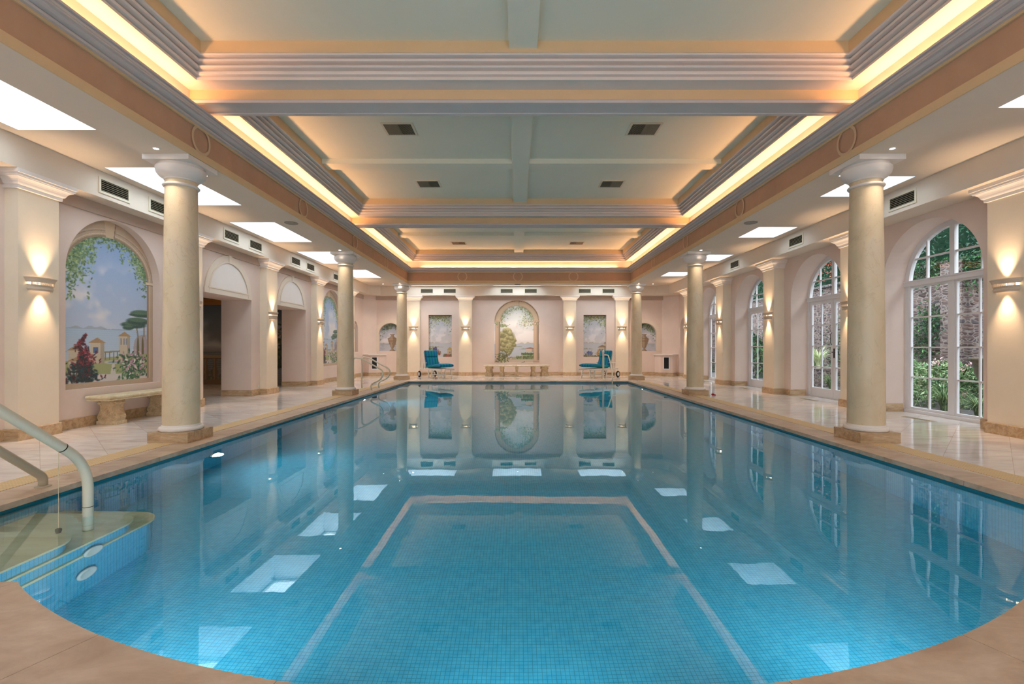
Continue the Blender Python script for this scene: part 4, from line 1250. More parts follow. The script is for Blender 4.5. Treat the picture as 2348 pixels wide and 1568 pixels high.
def paint_rect(w, h, right):
    c = Canvas(w, h, 8 + right)
    sky_sea(c, 0.33, (178, 184, 196), (206, 200, 200), (186, 186, 190), (200, 198, 200), 12 + right, 0.4)
    hills(c, 0.33, -0.1, 0.5 if not right else 0.7, 0.03, (160, 154, 132)); hills(c, 0.33, 0.75, 1.2, 0.02, (160, 154, 140))
    c.leaves(520, lambda r: (lambda x: (x, 0.98 - abs(r.randn()) * (0.05 + 0.42 * abs(x - 0.5) ** 1.2)))(r.rand()), 0.024, PALE + [(96, 108, 72)])
    c.put((c.v > 0.955).astype(float), (92, 88, 60), 0.75)
    if not right:
        hills(c, 0.24, 0.0, 0.5, 0.03, (150, 148, 104)); c.line(0.3, 0.24, 0.6, 0.242, 0.008, (150, 148, 124))
        c.leaves(90, lambda r: (0.25 * r.rand(), 0.15 + 0.06 * r.rand()), 0.03, PALE)
        for x in (0.06, 0.09, 0.19): c.line(x, 0.17, x, 0.25, 0.008, (86, 90, 70))
        house(c, 0.78, 0.02, 0.2, 0.15, (196, 172, 146), (184, 156, 96), 0.075); c.poly([(0.86, 0.09), (0.9, 0.09), (0.9, 0.13), (0.86, 0.13)], (120, 112, 104))
        c.leaves(60, lambda r: (0.27 + 0.04 * r.randn(), 0.19 + 0.02 * r.randn()), 0.03, [(66, 56, 104), (90, 80, 130)])
        c.leaves(110, lambda r: (0.42 + 0.05 * r.randn(), 0.06 + 0.05 * abs(r.randn())), 0.03, [(140, 46, 50), (186, 150, 116), (110, 84, 70)])
        c.leaves(170, lambda r: (0.62 + 0.38 * r.rand(), 0.0 + 0.07 * r.rand()), 0.026, [(90, 100, 72), (190, 80, 72), (120, 126, 90)])
    else:
        hills(c, 0.19, 0.0, 0.45, 0.035, (134, 136, 112)); house(c, 0.66, 0.12, 0.34, 0.11, (206, 190, 162), (150, 122, 98), 0.06); house(c, 0.9, 0.27, 0.1, 0.05, (206, 190, 162), (150, 122, 98), 0.03)
        for x in (0.70, 0.76, 0.82): c.poly([(x, 0.15), (x + 0.045, 0.15), (x + 0.045, 0.2), (x, 0.2)], (110, 112, 104))
        for k in range(16):
            x = 0.1 + 0.3 * c.r.rand(); c.line(x, 0.01, x + 0.12 * c.r.randn() * 0.6, 0.06 + 0.09 * c.r.rand(), 0.008, (78, 88, 70))
        c.leaves(50, lambda r: (0.29 + 0.05 * r.randn(), 0.10 + 0.02 * r.randn()), 0.03, [(74, 84, 130), (110, 116, 160)])
        c.leaves(60, lambda r: (0.68 + 0.05 * r.randn(), 0.09 + 0.03 * r.randn()), 0.04, [(196, 160, 110), (170, 130, 90)])
        c.leaves(200, lambda r: (r.rand(), 0.0 + 0.04 * r.rand()), 0.028, [(90, 100, 72), (120, 116, 80), (150, 130, 100)])
    return c

def paint_urn(w, h, flip):
    c = Canvas(w, h, 21 + flip)
    sky_sea(c, 0.27, (156, 170, 190), (196, 190, 194), (164, 166, 176), (178, 178, 186), 30 + flip, 0.4)
    c.line(0, 0.27, 0.45, 0.25, 0.012, (140, 138, 140))
    def lv(r):
        x = r.rand(); return (x, 0.97 - abs(r.randn()) * (0.05 + 0.3 * abs(x - (0.62 if not flip else 0.45))))
    c.leaves(420, lv, 0.032, [(96, 112, 88), (120, 136, 100), (76, 92, 76), (140, 150, 116)])
    x0 = 0.56 if not flip else 0.5
    prof = [(0.0, 0.20), (0.03, 0.16), (0.06, 0.07), (0.11, 0.05), (0.14, 0.10), (0.2, 0.14), (0.3, 0.20), (0.38, 0.24), (0.43, 0.27), (0.46, 0.23), (0.5, 0.14), (0.53, 0.08), (0.56, 0.08), (0.58, 0.13), (0.60, 0.13)]
    prof = [(z, r * 0.74) for z, r in prof]
    pts = [(x0 - r, z) for z, r in prof] + [(x0 + r, z) for z, r in reversed(prof)]
    c.poly(pts, (136, 112, 90))
    pts = [(x0 - r * 0.8, z) for z, r in prof] + [(x0 + r * 0.1, z) for z, r in reversed(prof)]
    c.poly(pts, (170, 146, 120), 0.8)
    for z, r in ((0.44, 0.2), (0.3, 0.15), (0.12, 0.04), (0.58, 0.1)): c.line(x0 - r, z, x0 + r, z, 0.008, (120, 90, 66))
    for k in range(5):
        x = x0 - 0.14 + 0.07 * k
        c.ell(x, 0.36, 0.045, 0.03, (132, 100, 76), 0.7)
        c.line(x0 + (x - x0) * 0.8, 0.16, x, 0.28, 0.006, (120, 92, 70))
    return c

def paint_hall(w, h):
    c = Canvas(w, h, 40)
    sky_sea(c, 0.42, (92, 104, 116), (120, 116, 112), (96, 100, 104), (110, 106, 98), 41, 0.3)
    # palms and dark planting at the right side (seen through the second doorway)
    c.leaves(900, lambda r: (0.86 + 0.07 * r.randn(), 0.22 + 0.15 * abs(r.randn())), 0.012, [(44, 56, 36), (66, 74, 40), (34, 40, 30), (96, 92, 46)])
    c.leaves(200, lambda r: (0.85 + 0.03 * r.randn(), 0.62 + 0.05 * r.randn()), 0.012, [(60, 66, 40), (92, 76, 50), (120, 80, 50)])
    c.line(0.845, 0.1, 0.85, 0.62, 0.006, (90, 68, 48))
    c.leaves(500, lambda r: (r.rand() * 0.75, 0.06 + 0.05 * abs(r.randn())), 0.01, [(96, 92, 66), (120, 108, 84), (80, 84, 60)])
    # balustrade
    c.poly([(0, 0), (0.78, 0), (0.78, 0.07), (0, 0.07)], (120, 96, 70))
    c.poly([(0, 0.335), (0.78, 0.335), (0.78, 0.375), (0, 0.375)], (150, 124, 94))
    c.poly([(0, 0.325), (0.78, 0.325), (0.78, 0.336), (0, 0.336)], (88, 70, 52))
    k = 0.02
    while k < 0.76:
        pr = [(0.07, 0.015), (0.09, 0.011), (0.12, 0.016), (0.17, 0.02), (0.22, 0.013), (0.28, 0.009), (0.30, 0.014), (0.325, 0.016)]
        c.poly([(k - r, z) for z, r in pr] + [(k + r, z) for z, r in reversed(pr)], (112, 90, 66))
        c.poly([(k - r * 0.6, z) for z, r in pr] + [(k - r * 0.05, z) for z, r in reversed(pr)], (150, 124, 92), 0.8)
        k += 0.058
    return c

def mural(c, P00, U, V, name, lab, cat='mural', group=None):
    """P00 lower left corner, U and V full edge vectors"""
    w, h = c.w, c.h
    me = bpy.data.meshes.new(name)
    P00, U, V = np.array(P00, float), np.array(U, float), np.array(V, float)
    uu, vv = np.meshgrid(np.linspace(0, 1, w), np.linspace(0, 1, h))
    pos = (P00 + uu[..., None] * U + vv[..., None] * V).reshape(-1, 3)
    org = P00 + 0.5 * U
    pos = pos - org
    idx = np.arange(w * h).reshape(h, w)
    q = np.stack([idx[:-1, :-1], idx[:-1, 1:], idx[1:, 1:], idx[1:, :-1]], -1).reshape(-1, 4)
    nf = len(q)
    me.vertices.add(w * h); me.vertices.foreach_set('co', pos.ravel())
    me.loops.add(nf * 4); me.loops.foreach_set('vertex_index', q.ravel().astype(np.int32))
    me.polygons.add(nf); me.polygons.foreach_set('loop_start', np.arange(0, nf * 4, 4, dtype=np.int32))
    me.update(calc_edges=True)
    at = me.color_attributes.new('paint', 'FLOAT_COLOR', 'POINT')
    a = np.clip(c.a / 255.0, 0, 1)
    lin = np.where(a <= 0.04045, a / 12.92, ((a + 0.055) / 1.055) ** 2.4)
    rgba = np.concatenate([lin, np.ones((h, w, 1))], -1).reshape(-1, 4)
    at.data.foreach_set('color', rgba.ravel().astype(np.float32))
    me.materials.append(M['paint'])
    o = bpy.data.objects.new(name, me); o.location = tuple(org)
    COL.objects.link(o)
    return tag(o, lab, cat, group)
d = ND - 0.002
# left wall: u runs away from the viewer (seen from the room left = nearer for x=-6.34)
mural(paint_arch_villa(190, 330, 2), (WL - d, 6.70, 0.53), (0, 1.86, 0), (0, 0, 2.66), 'mural', 'large arched villa and sea mural with ivy above the stone bench')
mural(paint_arch_villa(100, 170, 6, True), (WL - d, 15.58, 0.53), (0, 1.86, 0), (0, 0, 2.66), 'mural', 'arched sea mural between sconce and second left column')
mural(paint_rect(40, 70, 0), (WL - d, 18.47, 0.98), (0, 0.71, 0), (0, 0, 1.26), 'mural', 'tiny arched mural in the far left corner niche')
mural(paint_center(150, 215), (-0.97, YB + d, 0.52), (1.95, 0, 0), (0, 0, 2.67), 'mural', 'arched mural of a round tree and painted columns on the end wall')
mural(paint_rect(80, 140, 0), (-3.74, YB + d, 0.77), (1.02, 0, 0), (0, 0, 1.80), 'mural', 'rectangular seaside mural behind the left lounger')
mural(paint_rect(80, 140, 1), (2.79, YB + d, 0.77), (1.0, 0, 0), (0, 0, 1.80), 'mural', 'rectangular seaside mural behind the right lounger')
mural(paint_urn(60, 80, 0), (-5.82, YB + d, 1.02), (0.98, 0, 0), (0, 0, 1.20), 'mural', 'arched urn mural beside the far left column')
mural(paint_urn(60, 80, 1), (4.91, YB + d, 1.02), (0.98, 0, 0), (0, 0, 1.20), 'mural', 'arched urn mural beside the far right column')
mural(paint_hall(230, 120), (-11.9, 15.19, 0.0), (4.84, 0, 0), (0, 0, 2.52), 'mural', 'dim balustrade mural seen through the left doorways')
# raised plaster hood around the urn niches and plain borders of the rectangular ones
def arch_band(cx, zs, R, w_, t, zb, lab):
    m = MB(); n = 32
    O = [(R + w_, zb)] + [((R + w_) * math.cos(PI * i / n), zs + (R + w_) * math.sin(PI * i / n)) for i in range(n + 1)] + [(-(R + w_), zb)]
    I = [(R, zb)] + [(R * math.cos(PI * i / n), zs + R * math.sin(PI * i / n)) for i in range(n + 1)] + [(-R, zb)]
    for i in range(len(O) - 1):
        m.prism([O[i], O[i + 1], I[i + 1], I[i]], lambda p: (p[0], 0, p[1]), lambda p: (p[0], -t, p[1]))
    m.build('niche_surround', M['ceil'], loc=(cx, YB, 0), label=lab, cat='niche surround')
arch_band(-5.33, 1.73, 0.475, 0.16, 0.02, 1.03, 'plain plaster band around the left urn niche')
arch_band(5.40, 1.73, 0.475, 0.16, 0.02, 1.03, 'plain plaster band around the right urn niche')

# ------------------------------------------------------------------ windows and garden doors
def glazed(c, kind, num, lab, half=0.94, zs=2.30, cols=2, rows=4):
    door = kind == 'door'
    r = empty('%s_%d' % (kind, num), (WR + 0.40, c, 0), kind='structure')
    r['label'] = lab
    R = half
    T0, T1 = 0.0, 0.07
    m = MB()
    # outer frame jambs, transom, arched head
    fw = 0.09
    m.box(T0, T1, -R, -R + fw, 0, zs); m.box(T0, T1, R - fw, R, 0, zs)
    m.box(T0 - 0.02, T1, -R, R, zs - 0.045, zs + 0.03)
    m.box(T0 - 0.035, T1, -R, R, zs + 0.03, zs + 0.05)
    n = 36
    for i in range(n):
        a, b = PI * i / n, PI * (i + 1) / n
        q = [(R * math.cos(a), R * math.sin(a)), (R * math.cos(b), R * math.sin(b)), ((R - fw) * math.cos(b), (R - fw) * math.sin(b)), ((R - fw) * math.cos(a), (R - fw) * math.sin(a))]
        m.prism(q, lambda p: (T0, p[0], zs + p[1]), lambda p: (T1, p[0], zs + p[1]))
    if not door:
        m.box(T0 - 0.03, T1, -R, R, 0, 0.055)
        m.box(T0, T1, -0.05, 0.05, 0.055, zs)
    else:
        m.box(T0 - 0.005, T1, -R, R, 0, 0.02)
    m.box(T0 + 0.005, T1, -0.045, 0.045, zs, zs + R - 0.03)
    m.build('window_frame', M['joinery'], r)
    # upper muntins
    m = MB()
    hm = 0.45 * R
    xm = R * 0.52
    for s in (-1, 1):
        zt = math.sqrt(max(0, (R - 0.03) ** 2 - xm ** 2))
        m.box(T0 + 0.015, T1 - 0.015, s * xm - 0.014, s * xm + 0.014, zs + 0.04, zs + zt)
    wm = math.sqrt((R - 0.03) ** 2 - hm ** 2)
    m.box(T0 + 0.016, T1 - 0.016, -wm, wm, zs + hm - 0.014, zs + hm + 0.014)
    m.build('muntins', M['joinery'], r)
    gl = MB()
    pts = [((R - 0.02) * math.cos(PI * i / 30), zs + (R - 0.02) * math.sin(PI * i / 30)) for i in range(31)]
    k = len(gl.v); gl.v += [(0.035, p[0], p[1]) for p in pts]; gl.f.append(tuple(range(k, k + 31)))
    gl.build('glass', M['glass'], r)
    # two leaves
    lo = 0.02 if door else 0.055
    for s in (-1, 1):
        a, b = (0.003 if door else 0.05), R - fw
        st_, br = (0.075, 0.20) if door else (0.03, 0.045)
        m = MB()
        Y = lambda p: s * p
        def bx(y0, y1, z0, z1, t0=0.01, t1=0.055):
            y0, y1 = sorted((s * y0, s * y1)); m.box(t0, t1, y0, y1, z0, z1)
        tp = zs - 0.045
        bx(a, a + st_, lo, tp); bx(b - st_, b, lo, tp); bx(a + st_, b - st_, lo, lo + br); bx(a + st_, b - st_, tp - (0.075 if door else 0.03), tp)
        z0, z1 = lo + br, tp - (0.075 if door else 0.03)
        for q in range(1, cols):
            y = a + st_ + (b - a - 2 * st_) * q / cols
            bx(y - 0.012, y + 0.012, z0, z1, 0.018, 0.048)
        for q in range(1, rows):
            z = z0 + (z1 - z0) * q / rows
            bx(a + st_, b - st_, z - 0.012, z + 0.012, 0.019, 0.047)
        leaf = m.build('leaf' if door else 'sash', M['joinery'], r)
        g_ = MB(); y0, y1 = sorted((s * (a + st_), s * (b - st_)))
        g_.quad((0.033, y0, z0), (0.033, y1, z0), (0.033, y1, z1), (0.033, y0, z1))
        g_.build('glass', M['glass'], leaf)
        if door and s < 0:
            h_ = MB().box(-0.004, 0.01, -0.055, -0.025, 0.93, 1.14)
            h_.tube([(0.0, -0.04, 1.06), (-0.05, -0.04, 1.06), (-0.055, -0.07, 1.06), (-0.05, -0.15, 1.05)], 0.009)
            h_.build('door_handle', M['bronze'], leaf)
        if door and s > 0:
            h_ = MB().tube([(0.0, 0.03, 1.5), (-0.03, 0.035, 1.45), (-0.03, 0.035, 1.28), (0.0, 0.03, 1.22)], 0.006)
            h_.build('bolt', M['bronze'], leaf)
glazed(R_C[0], 'window', 1, 'tall white arched window nearest on the right')
glazed(R_C[1], 'door', 1, 'white arched double garden doors with dark handles, nearer pair')
glazed(R_C[2], 'door', 2, 'white arched double garden doors, farther pair')
glazed(R_C[3], 'window', 2, 'tall white arched window beyond the farther doors')
glazed(2.79, 'window', 3, 'arched window beside the viewer')
glazed(19.15, 'window', 4, 'slim arched window in the far right corner', 0.40, 1.98, 1, 4)

for i, c in enumerate(F_C):  # added windows behind the viewer, there to brighten the room
    r = empty('window_%d' % (5 + i), (c, YF - 0.2, 0), kind='structure')
    r['label'] = 'unseen arched window added behind the viewer for more daylight'
    m = MB()
    for x in (-1.17, -0.4, 0.4, 1.17): m.box(x - 0.03, x + 0.03, -0.03, 0.03, 0.1, 2.1 + math.sqrt(max(0, 1.2 ** 2 - x * x)) - 0.02)
    for z in (0.13, 0.8, 1.5, 2.1): m.box(-1.17, 1.17, -0.028, 0.028, z - 0.025, z + 0.025)
    m.build('window_frame', M['joinery'], r)
    g_ = MB(); g_.quad((-1.2, 0, 0.1), (1.2, 0, 0.1), (1.2, 0, 3.3), (-1.2, 0, 3.3)); g_.build('glass', M['glass'], r)
def portal(loc, rot, sx, sy):
    o = light('AREA', 'daylight_portal', loc, 1.0, (1, 1, 1), rot, shape='RECTANGLE', size=sx, size_y=sy)
    o.data.cycles.is_portal = True
for c in F_C: portal((c, YF - 0.28, 1.7), (PI / 2, 0, 0), 2.4, 3.2)
for a, b in SKL: portal(((LX0 + LX1) / 2, (a + b) / 2, 4.33), (0, 0, 0), LX1 - LX0, b - a)
for a, b in SKR: portal(((RX0 + RX1) / 2, (a + b) / 2, 4.33), (0, 0, 0), RX1 - RX0, b - a)
for c in R_C + [2.79]: portal((WR + 0.5, c, 1.65), (0, PI / 2, 0), 3.3, 1.9)

# ------------------------------------------------------------------ corner cabinets
for s, x0, lab in ((-1, 0, 'low chamfered corner cabinet with dark grille, far left corner'), (1, 0, 'low chamfered corner cabinet with dark grille, far right corner')):
    mir = (lambda x: x) if s > 0 else (lambda x: x * (6.34 / 6.66) * -1 + 0.0)
    r = empty('corner_cabinet', (mir(6.2), 19.85, 0), label=lab, cat='corner cabinet', group='corner cabinets of the end wall')
    ox, oy = mir(6.2), 19.85
    P = [(5.80, 20.2), (5.93, 19.78), (6.36, 19.62), (6.66, 19.80), (6.66, 20.2)]
    Q = lambda k: [(mir(6.25 + (x - 6.25) * k) - ox, 20.2 + (y - 20.2) * k - oy) for x, y in P]
    MB().prism(Q(1.0), lambda p: (p[0], p[1], 0.14), lambda p: (p[0], p[1], 0.86)).build('cabinet_body', M['wall'], r)
    MB().prism(Q(1.04), lambda p: (p[0], p[1], 0.0), lambda p: (p[0], p[1], 0.14)).build('base', M['trav'], r)
    MB().prism(Q(1.10), lambda p: (p[0], p[1], 0.86), lambda p: (p[0], p[1], 0.895)).build('top', M['bead'], r)
    a, b = Vector((mir(5.93) - ox, 19.78 - oy, 0)), Vector((mir(6.36) - ox, 19.62 - oy, 0))
    c = (a + b) / 2; t = (b - a).normalized(); nrm = Vector((t.y, -t.x, 0))
    if nrm.y > 0: nrm = -nrm
    ang = math.atan2(t.y, t.x)
    rot = Matrix.Rotation(ang if s > 0 else ang + PI, 3, 'Z')
    fr = MB()
    at = c + nrm * 0.006
    fr.box(-0.13, -0.095, -0.012, 0.012, 0.27, 0.80, rot, at); fr.box(0.095, 0.13, -0.012, 0.012, 0.27, 0.80, rot, at)
    fr.box(-0.095, 0.095, -0.012, 0.012, 0.765, 0.80, rot, at); fr.box(-0.095, 0.095, -0.012, 0.012, 0.27, 0.305, rot, at)
    fr.build('grille_frame', M['joinery'], r)
    MB().box(-0.095, 0.095, -0.004, 0.004, 0.305, 0.765, rot, at).build('grille', M['rubber'], r)

# ------------------------------------------------------------------ sockets
for loc, rz, lab in (((WL, 11.75, 0.2), 0, 'small white socket plate right of the first left doorway'), ((1.88, YB, 0.2), -PI / 2, 'small socket plate on the end wall by the inner right pilaster')):
    r = empty('wall_socket', loc, rz, label=lab, cat='socket')
    MB().box(0, 0.012, -0.07, 0.07, -0.05, 0.09).build('plate', M['ceil'], r, bevel=0.003)
    MB().box(0.012, 0.016, -0.02, 0.02, 0.0, 0.05).build('switch', M['joinery'], r)

# ------------------------------------------------------------------ stone benches
def scroll_leg(w=0.30, t=0.2, h=0.375, slim=False):
    """width along x, thickness along y; carved volutes"""
    k = w / 0.30
    half = [(0.15, 0.0), (0.15, 0.055), (0.135, 0.06), (0.138, 0.075), (0.148, 0.095), (0.15, 0.12), (0.14, 0.15), (0.12, 0.185), (0.108, 0.22), (0.104, 0.255), (0.11, 0.285), (0.13, 0.30), (0.142, 0.315), (0.142, 0.335), (0.128, 0.35), (0.135, 0.352), (0.135, h)]
    pts = [(x * k, z) for x, z in half] + [(-x * k, z) for x, z in reversed(half)]
    m = MB().prism(pts, lambda p: (p[0], -t / 2, p[1]), lambda p: (p[0], t / 2, p[1]))
    # plinth proud of the body
    m.box(-0.155 * k, 0.155 * k, -t / 2 - 0.012, t / 2 + 0.012, 0, 0.055)
    return m
def carving(w, t):
    k = w / 0.30
    m = MB()
    for sy in (-1, 1):
        y = sy * (t / 2 + 0.002)
        for sx in (-1, 1):
            for (cx, cz, R, dr) in ((0.105, 0.10, 0.036, 1), (0.112, 0.325, 0.024, -1)):
                sp_ = []
                for i in range(26):
                    a = i / 25 * 2 * PI * 1.6
                    rr = R * (1 - i / 30)
                    sp_.append((sx * (cx + rr * math.cos(a)) * k, y, cz + dr * rr * math.sin(a)))
                m.tube(sp_, 0.010, 6)
            m.tube(bez([(sx * 0.10 * k, y, 0.14), (sx * 0.085 * k, y, 0.19), (sx * 0.075 * k, y, 0.25), (sx * 0.088 * k, y, 0.30)], 5), 0.011, 6)
        rnd = random.Random(3)
        for i in range(34):
            a = rnd.random() * 2 * PI; q = math.sqrt(rnd.random())
            m.sphere((0.045 * k * q * math.cos(a), y, 0.19 + 0.085 * q * math.sin(a)), 0.011, 6, 4, (1, 0.6, 1))
    return m
def slab_mould(path_fn):
    pass
# near bench against the left wall
b = empty('stone_bench', (-6.1, 7.75, 0), label='carved pale stone bench below the large arched mural', cat='bench')
pr = [(-0.18, 0.375), (0.10, 0.375), (0.11, 0.39), (0.105, 0.398), (0.125, 0.405), (0.135, 0.42), (0.135, 0.433), (0.125, 0.443), (0.118, 0.447), (-0.18, 0.447)]
m = MB()
px0, px1, py0, py1 = -0.20 + 0.0, 0.03, -0.62, 0.72
m.sweep([(-0.10, 0.372), (0.10, 0.372), (0.112, 0.39), (0.106, 0.398), (0.126, 0.406), (0.136, 0.42), (0.134, 0.435), (0.12, 0.447), (-0.10, 0.447)], [(-0.20, -0.62), (0.03, -0.62), (0.03, 0.72), (-0.20, 0.72)])
m.box(-0.20, -0.0, -0.60, 0.70, 0.372, 0.4465)
m.box(-0.05, 0.06, -0.60, 0.70, 0.373, 0.4465)
m.build('seat', M['stonel'], b, smooth=False)
for yy in (-0.47, 0.50):
    l = scroll_leg(0.30, 0.17).build('leg', M['stone'], b, bevel=0.004)
    l.location = (-0.045, yy, 0)
    cg = carving(0.30, 0.17).build('carving', M['stone'], l, smooth=True)
# far curved bench
b = empty('stone_bench', (0.0, 19.5, 0), label='long curved stone bench under the middle mural on the end wall', cat='bench')
R0 = 3.2
def curve_pt(u, off): # shallow arc, concave towards the wall
    a = u
    return ((R0 + off) * math.sin(a), (R0 + off) * -math.cos(a) + R0 - 0.0)
for s in (-1, 1):
    n = 12
    a0, a1 = 0.002 * s, 0.415 * s
    m = MB()
    prof = [(-0.19, 0.40), (0.17, 0.40), (0.182, 0.415), (0.19, 0.43), (0.19, 0.445), (0.175, 0.46), (-0.19, 0.46)]
    path = [curve_pt(a0 + (a1 - a0) * i / n, 0) for i in range(n + 1)]
    if s > 0: pass
    else: path = path[::-1]
    m.sweep(prof, path, cap=True)
    m.build('seat', M['stonel'], b, autos=0.6)
for x, wd, rot in ((-1.13, 0.30, -0.35), (1.13, 0.30, 0.35), (-0.60, 0.17, -0.18), (0.66, 0.17, 0.2), (0.0, 0.15, 0.0)):
    a = math.asin(x / R0)
    p = curve_pt(a, 0)
    l = scroll_leg(wd, 0.2, 0.40).build('leg', M['stone'], b, bevel=0.003)
    l.location = (p[0], p[1] + 0.0, 0); l.rotation_euler = (0, 0, rot)
    if wd > 0.2: carving(wd, 0.2).build('carving', M['stone'], l, smooth=True)

# ------------------------------------------------------------------ sun loungers
def pillow(x0, x1, w, th, name, parent, seg=10, curve=None):
    """soft padded slab in local (x along length, y width); curve(t) -> (x,z,angle)"""
    m = MB()
    nx, ny = 14, 10
    top, bot = [], []
    n0 = 0
    for side in (1, -1):
        for i in range(nx + 1):
            for j in range(ny + 1):
                u, v = i / nx * 2 - 1, j / ny * 2 - 1
                e_ = (max(0.0, 1 - abs(u) ** 6) ** 0.5) * (max(0.0, 1 - abs(v) ** 8) ** 0.5)
                z = side * th / 2 * (0.42 + 0.58 * e_)
                x = x0 + (x1 - x0) * (i / nx); y = v * w / 2
                px, pz, an = curve(i / nx)
                m.v.append((px - z * math.sin(an), y * (1 - 0.02 * u * u), pz + z * math.cos(an)))
        for i in range(nx):
            for j in range(ny):
                a = n0 + i * (ny + 1) + j
                m.f.append((a, a + 1, a + ny + 2, a + ny + 1))
        n0 = len(m.v)
    h = (nx + 1) * (ny + 1)
    rim = [(i, 0) for i in range(nx + 1)] + [(nx, j) for j in range(1, ny + 1)] + [(i, ny) for i in range(nx - 1, -1, -1)] + [(0, j) for j in range(ny - 1, 0, -1)]
    rid = [i * (ny + 1) + j for i, j in rim]
    for k in range(len(rid)):
        a, b_ = rid[k], rid[(k + 1) % len(rid)]
        m.f.append((a, b_, b_ + h, a + h))
    return m.build(name, M['stripe'], parent, smooth=True)
def lounger():
    r = empty('sun_lounger')
    hw = 0.29
    # local x: head 0 -> foot 1.8
    for s in (-1, 1):
        MB().box(0.0, 1.78, s * hw - 0.018, s * hw + 0.018, 0.31, 0.375).build('side_rail', M['whitepl'], r, bevel=0.006)
    m = MB()
    for k in range(15):
        x = 0.52 + k * 0.088
        m.box(x, x + 0.06, -hw + 0.018, hw - 0.018, 0.355, 0.373)
    m.build('slats', M['whitepl'], r)
    # back frame with slats, leaning back
    an = 1.28
    bf = MB(); px, pz = 0.50, 0.38
    rt = Matrix.Rotation(-(PI - an), 3, 'Y')
    dirv = Vector((-math.cos(an), 0, math.sin(an)))
    nv = Vector((math.sin(an), 0, math.cos(an)))
    def bbox(t0, t1, y0, y1, n0, n1):
        n = len(bf.v)
        for (t, y, q) in ((t0, y0, n0), (t1, y0, n0), (t1, y1, n0), (t0, y1, n0), (t0, y0, n1), (t1, y0, n1), (t1, y1, n1), (t0, y1, n1)):
            p = Vector((px, 0, pz)) + dirv * t + nv * q
            bf.v.append((p.x, y, p.z))
        bf.f += [tuple(n + i for i in q) for q in ((0, 3, 2, 1), (4, 5, 6, 7), (0, 1, 5, 4), (1, 2, 6, 5), (2, 3, 7, 6), (3, 0, 4, 7))]
    for s in (-1, 1): bbox(0, 0.66, s * 0.26 - 0.02, s * 0.26 + 0.02, -0.03, 0.0)
    for k in range(8): bbox(0.04 + k * 0.08, 0.09 + k * 0.08, -0.25, 0.25, -0.02, -0.005)
    bf.build('back_frame', M['whitepl'], r)
    # legs
    for s in (-1, 1):
        y = s * (hw - 0.01)
        for x0, x1 in ((1.52, 1.62), (1.08, 1.02), (0.72, 0.80)):
            m = MB(); n = len(m.v)
            P = [(x0 - 0.025, 0.32), (x0 + 0.025, 0.32), (x1 + 0.02, 0.0), (x1 - 0.02, 0.0)]
            m.prism(P, lambda p: (p[0], y - 0.016, p[1]), lambda p: (p[0], y + 0.016, p[1]))
            m.build('leg', M['whitepl'], r)
        w_ = MB().lathe([(0.06, -0.02), (0.115, -0.022), (0.125, -0.012), (0.125, 0.012), (0.115, 0.022), (0.06, 0.02)], seg=28, cap=False).xf(lambda p: (p[0], p[2], p[1])).build('wheel', M['rubber'], r, smooth=True)
        w_.location = (0.06, s * (hw + 0.05), 0.125)
        MB().lathe([(0.0, -0.018), (0.03, -0.024), (0.088, -0.020), (0.088, 0.020), (0.03, 0.024), (0.0, 0.018)], seg=28, cap=False).xf(lambda p: (p[0], p[2], p[1])).build('hub', M['whitepl'], w_, smooth=True)
        # arms
        a = MB().box(0.22, 0.62, s * (hw + 0.02) - 0.03, s * (hw + 0.02) + 0.03, 0.565, 0.59)
        a.box(0.50, 0.54, s * (hw + 0.02) - 0.015, s * (hw + 0.02) + 0.015, 0.33, 0.57)
        a.box(0.34, 0.38, s * (hw + 0.02) - 0.015, s * (hw + 0.02) + 0.015, 0.33, 0.57)
        a.build('armrest', M['whitepl'], r, bevel=0.004)
    MB().box(1.0, 1.06, -hw, hw, 0.12, 0.15).box(1.56, 1.6, -hw, hw, 0.12, 0.15).build('crossbar', M['whitepl'], r)
    MB().tube([(0.06, -hw - 0.04, 0.125), (0.06, hw + 0.04, 0.125)], 0.01).build('axle', M['rubber'], r)
    # cushions
    def back(t0, t1):
        return lambda t: ((px + dirv.x * (t0 + (t1 - t0) * t) + nv.x * 0.05), (pz + dirv.z * (t0 + (t1 - t0) * t) + nv.z * 0.05), PI - an)
    def bcurve(t0, t1):
        def f(t):
            p = Vector((px, 0, pz)) + dirv * (t0 + (t1 - t0) * t) + nv * 0.065
            return (p.x, p.z, math.atan2(dirv.z, dirv.x) - PI)
        return f
    pillow(0, 1, 0.54, 0.12, 'back_cushion', r, curve=bcurve(0.02, 0.40))
    pillow(0, 1, 0.54, 0.12, 'head_cushion', r, curve=bcurve(0.41, 0.68))
    pillow(0, 1, 0.56, 0.12, 'seat_cushion', r, curve=lambda t: (0.54 + 0.50 * t, 0.435 + 0.02 * t, 0.04))
    pillow(0, 1, 0.56, 0.14, 'leg_cushion', r, curve=lambda t: (1.03 + 0.72 * t, 0.452 + 0.045 * math.sin(min(1, t * 1.5) * PI * 0.55), 0.0))
    return r
lg = lounger()
lg.location = (-3.62, 19.25, 0); lg.rotation_euler = (0, 0, -math.radians(54))
tag(lg, 'white wheeled lounger with teal striped cushions, left one before the end wall', 'sun lounger', 'teal striped sun loungers')
l2 = copy_tree(lg)
l2.location = (3.80, 19.25, 0); l2.rotation_euler = (0, 0, math.radians(180 + 45))
tag(l2, 'white wheeled lounger with teal striped cushions, behind the pool hoist', 'sun lounger', 'teal striped sun loungers')

# ------------------------------------------------------------------ rails
def flange(x, y, z, parent, mat=None, r=0.05):
    o = MB().lathe([(0.0, 0.014), (r * 0.55, 0.014), (r * 0.7, 0.008), (r, 0.006), (r, 0.0)], seg=24, cap=False).build('flange', mat or M['rail'], parent, smooth=True)
    o.location = (x, y, z)
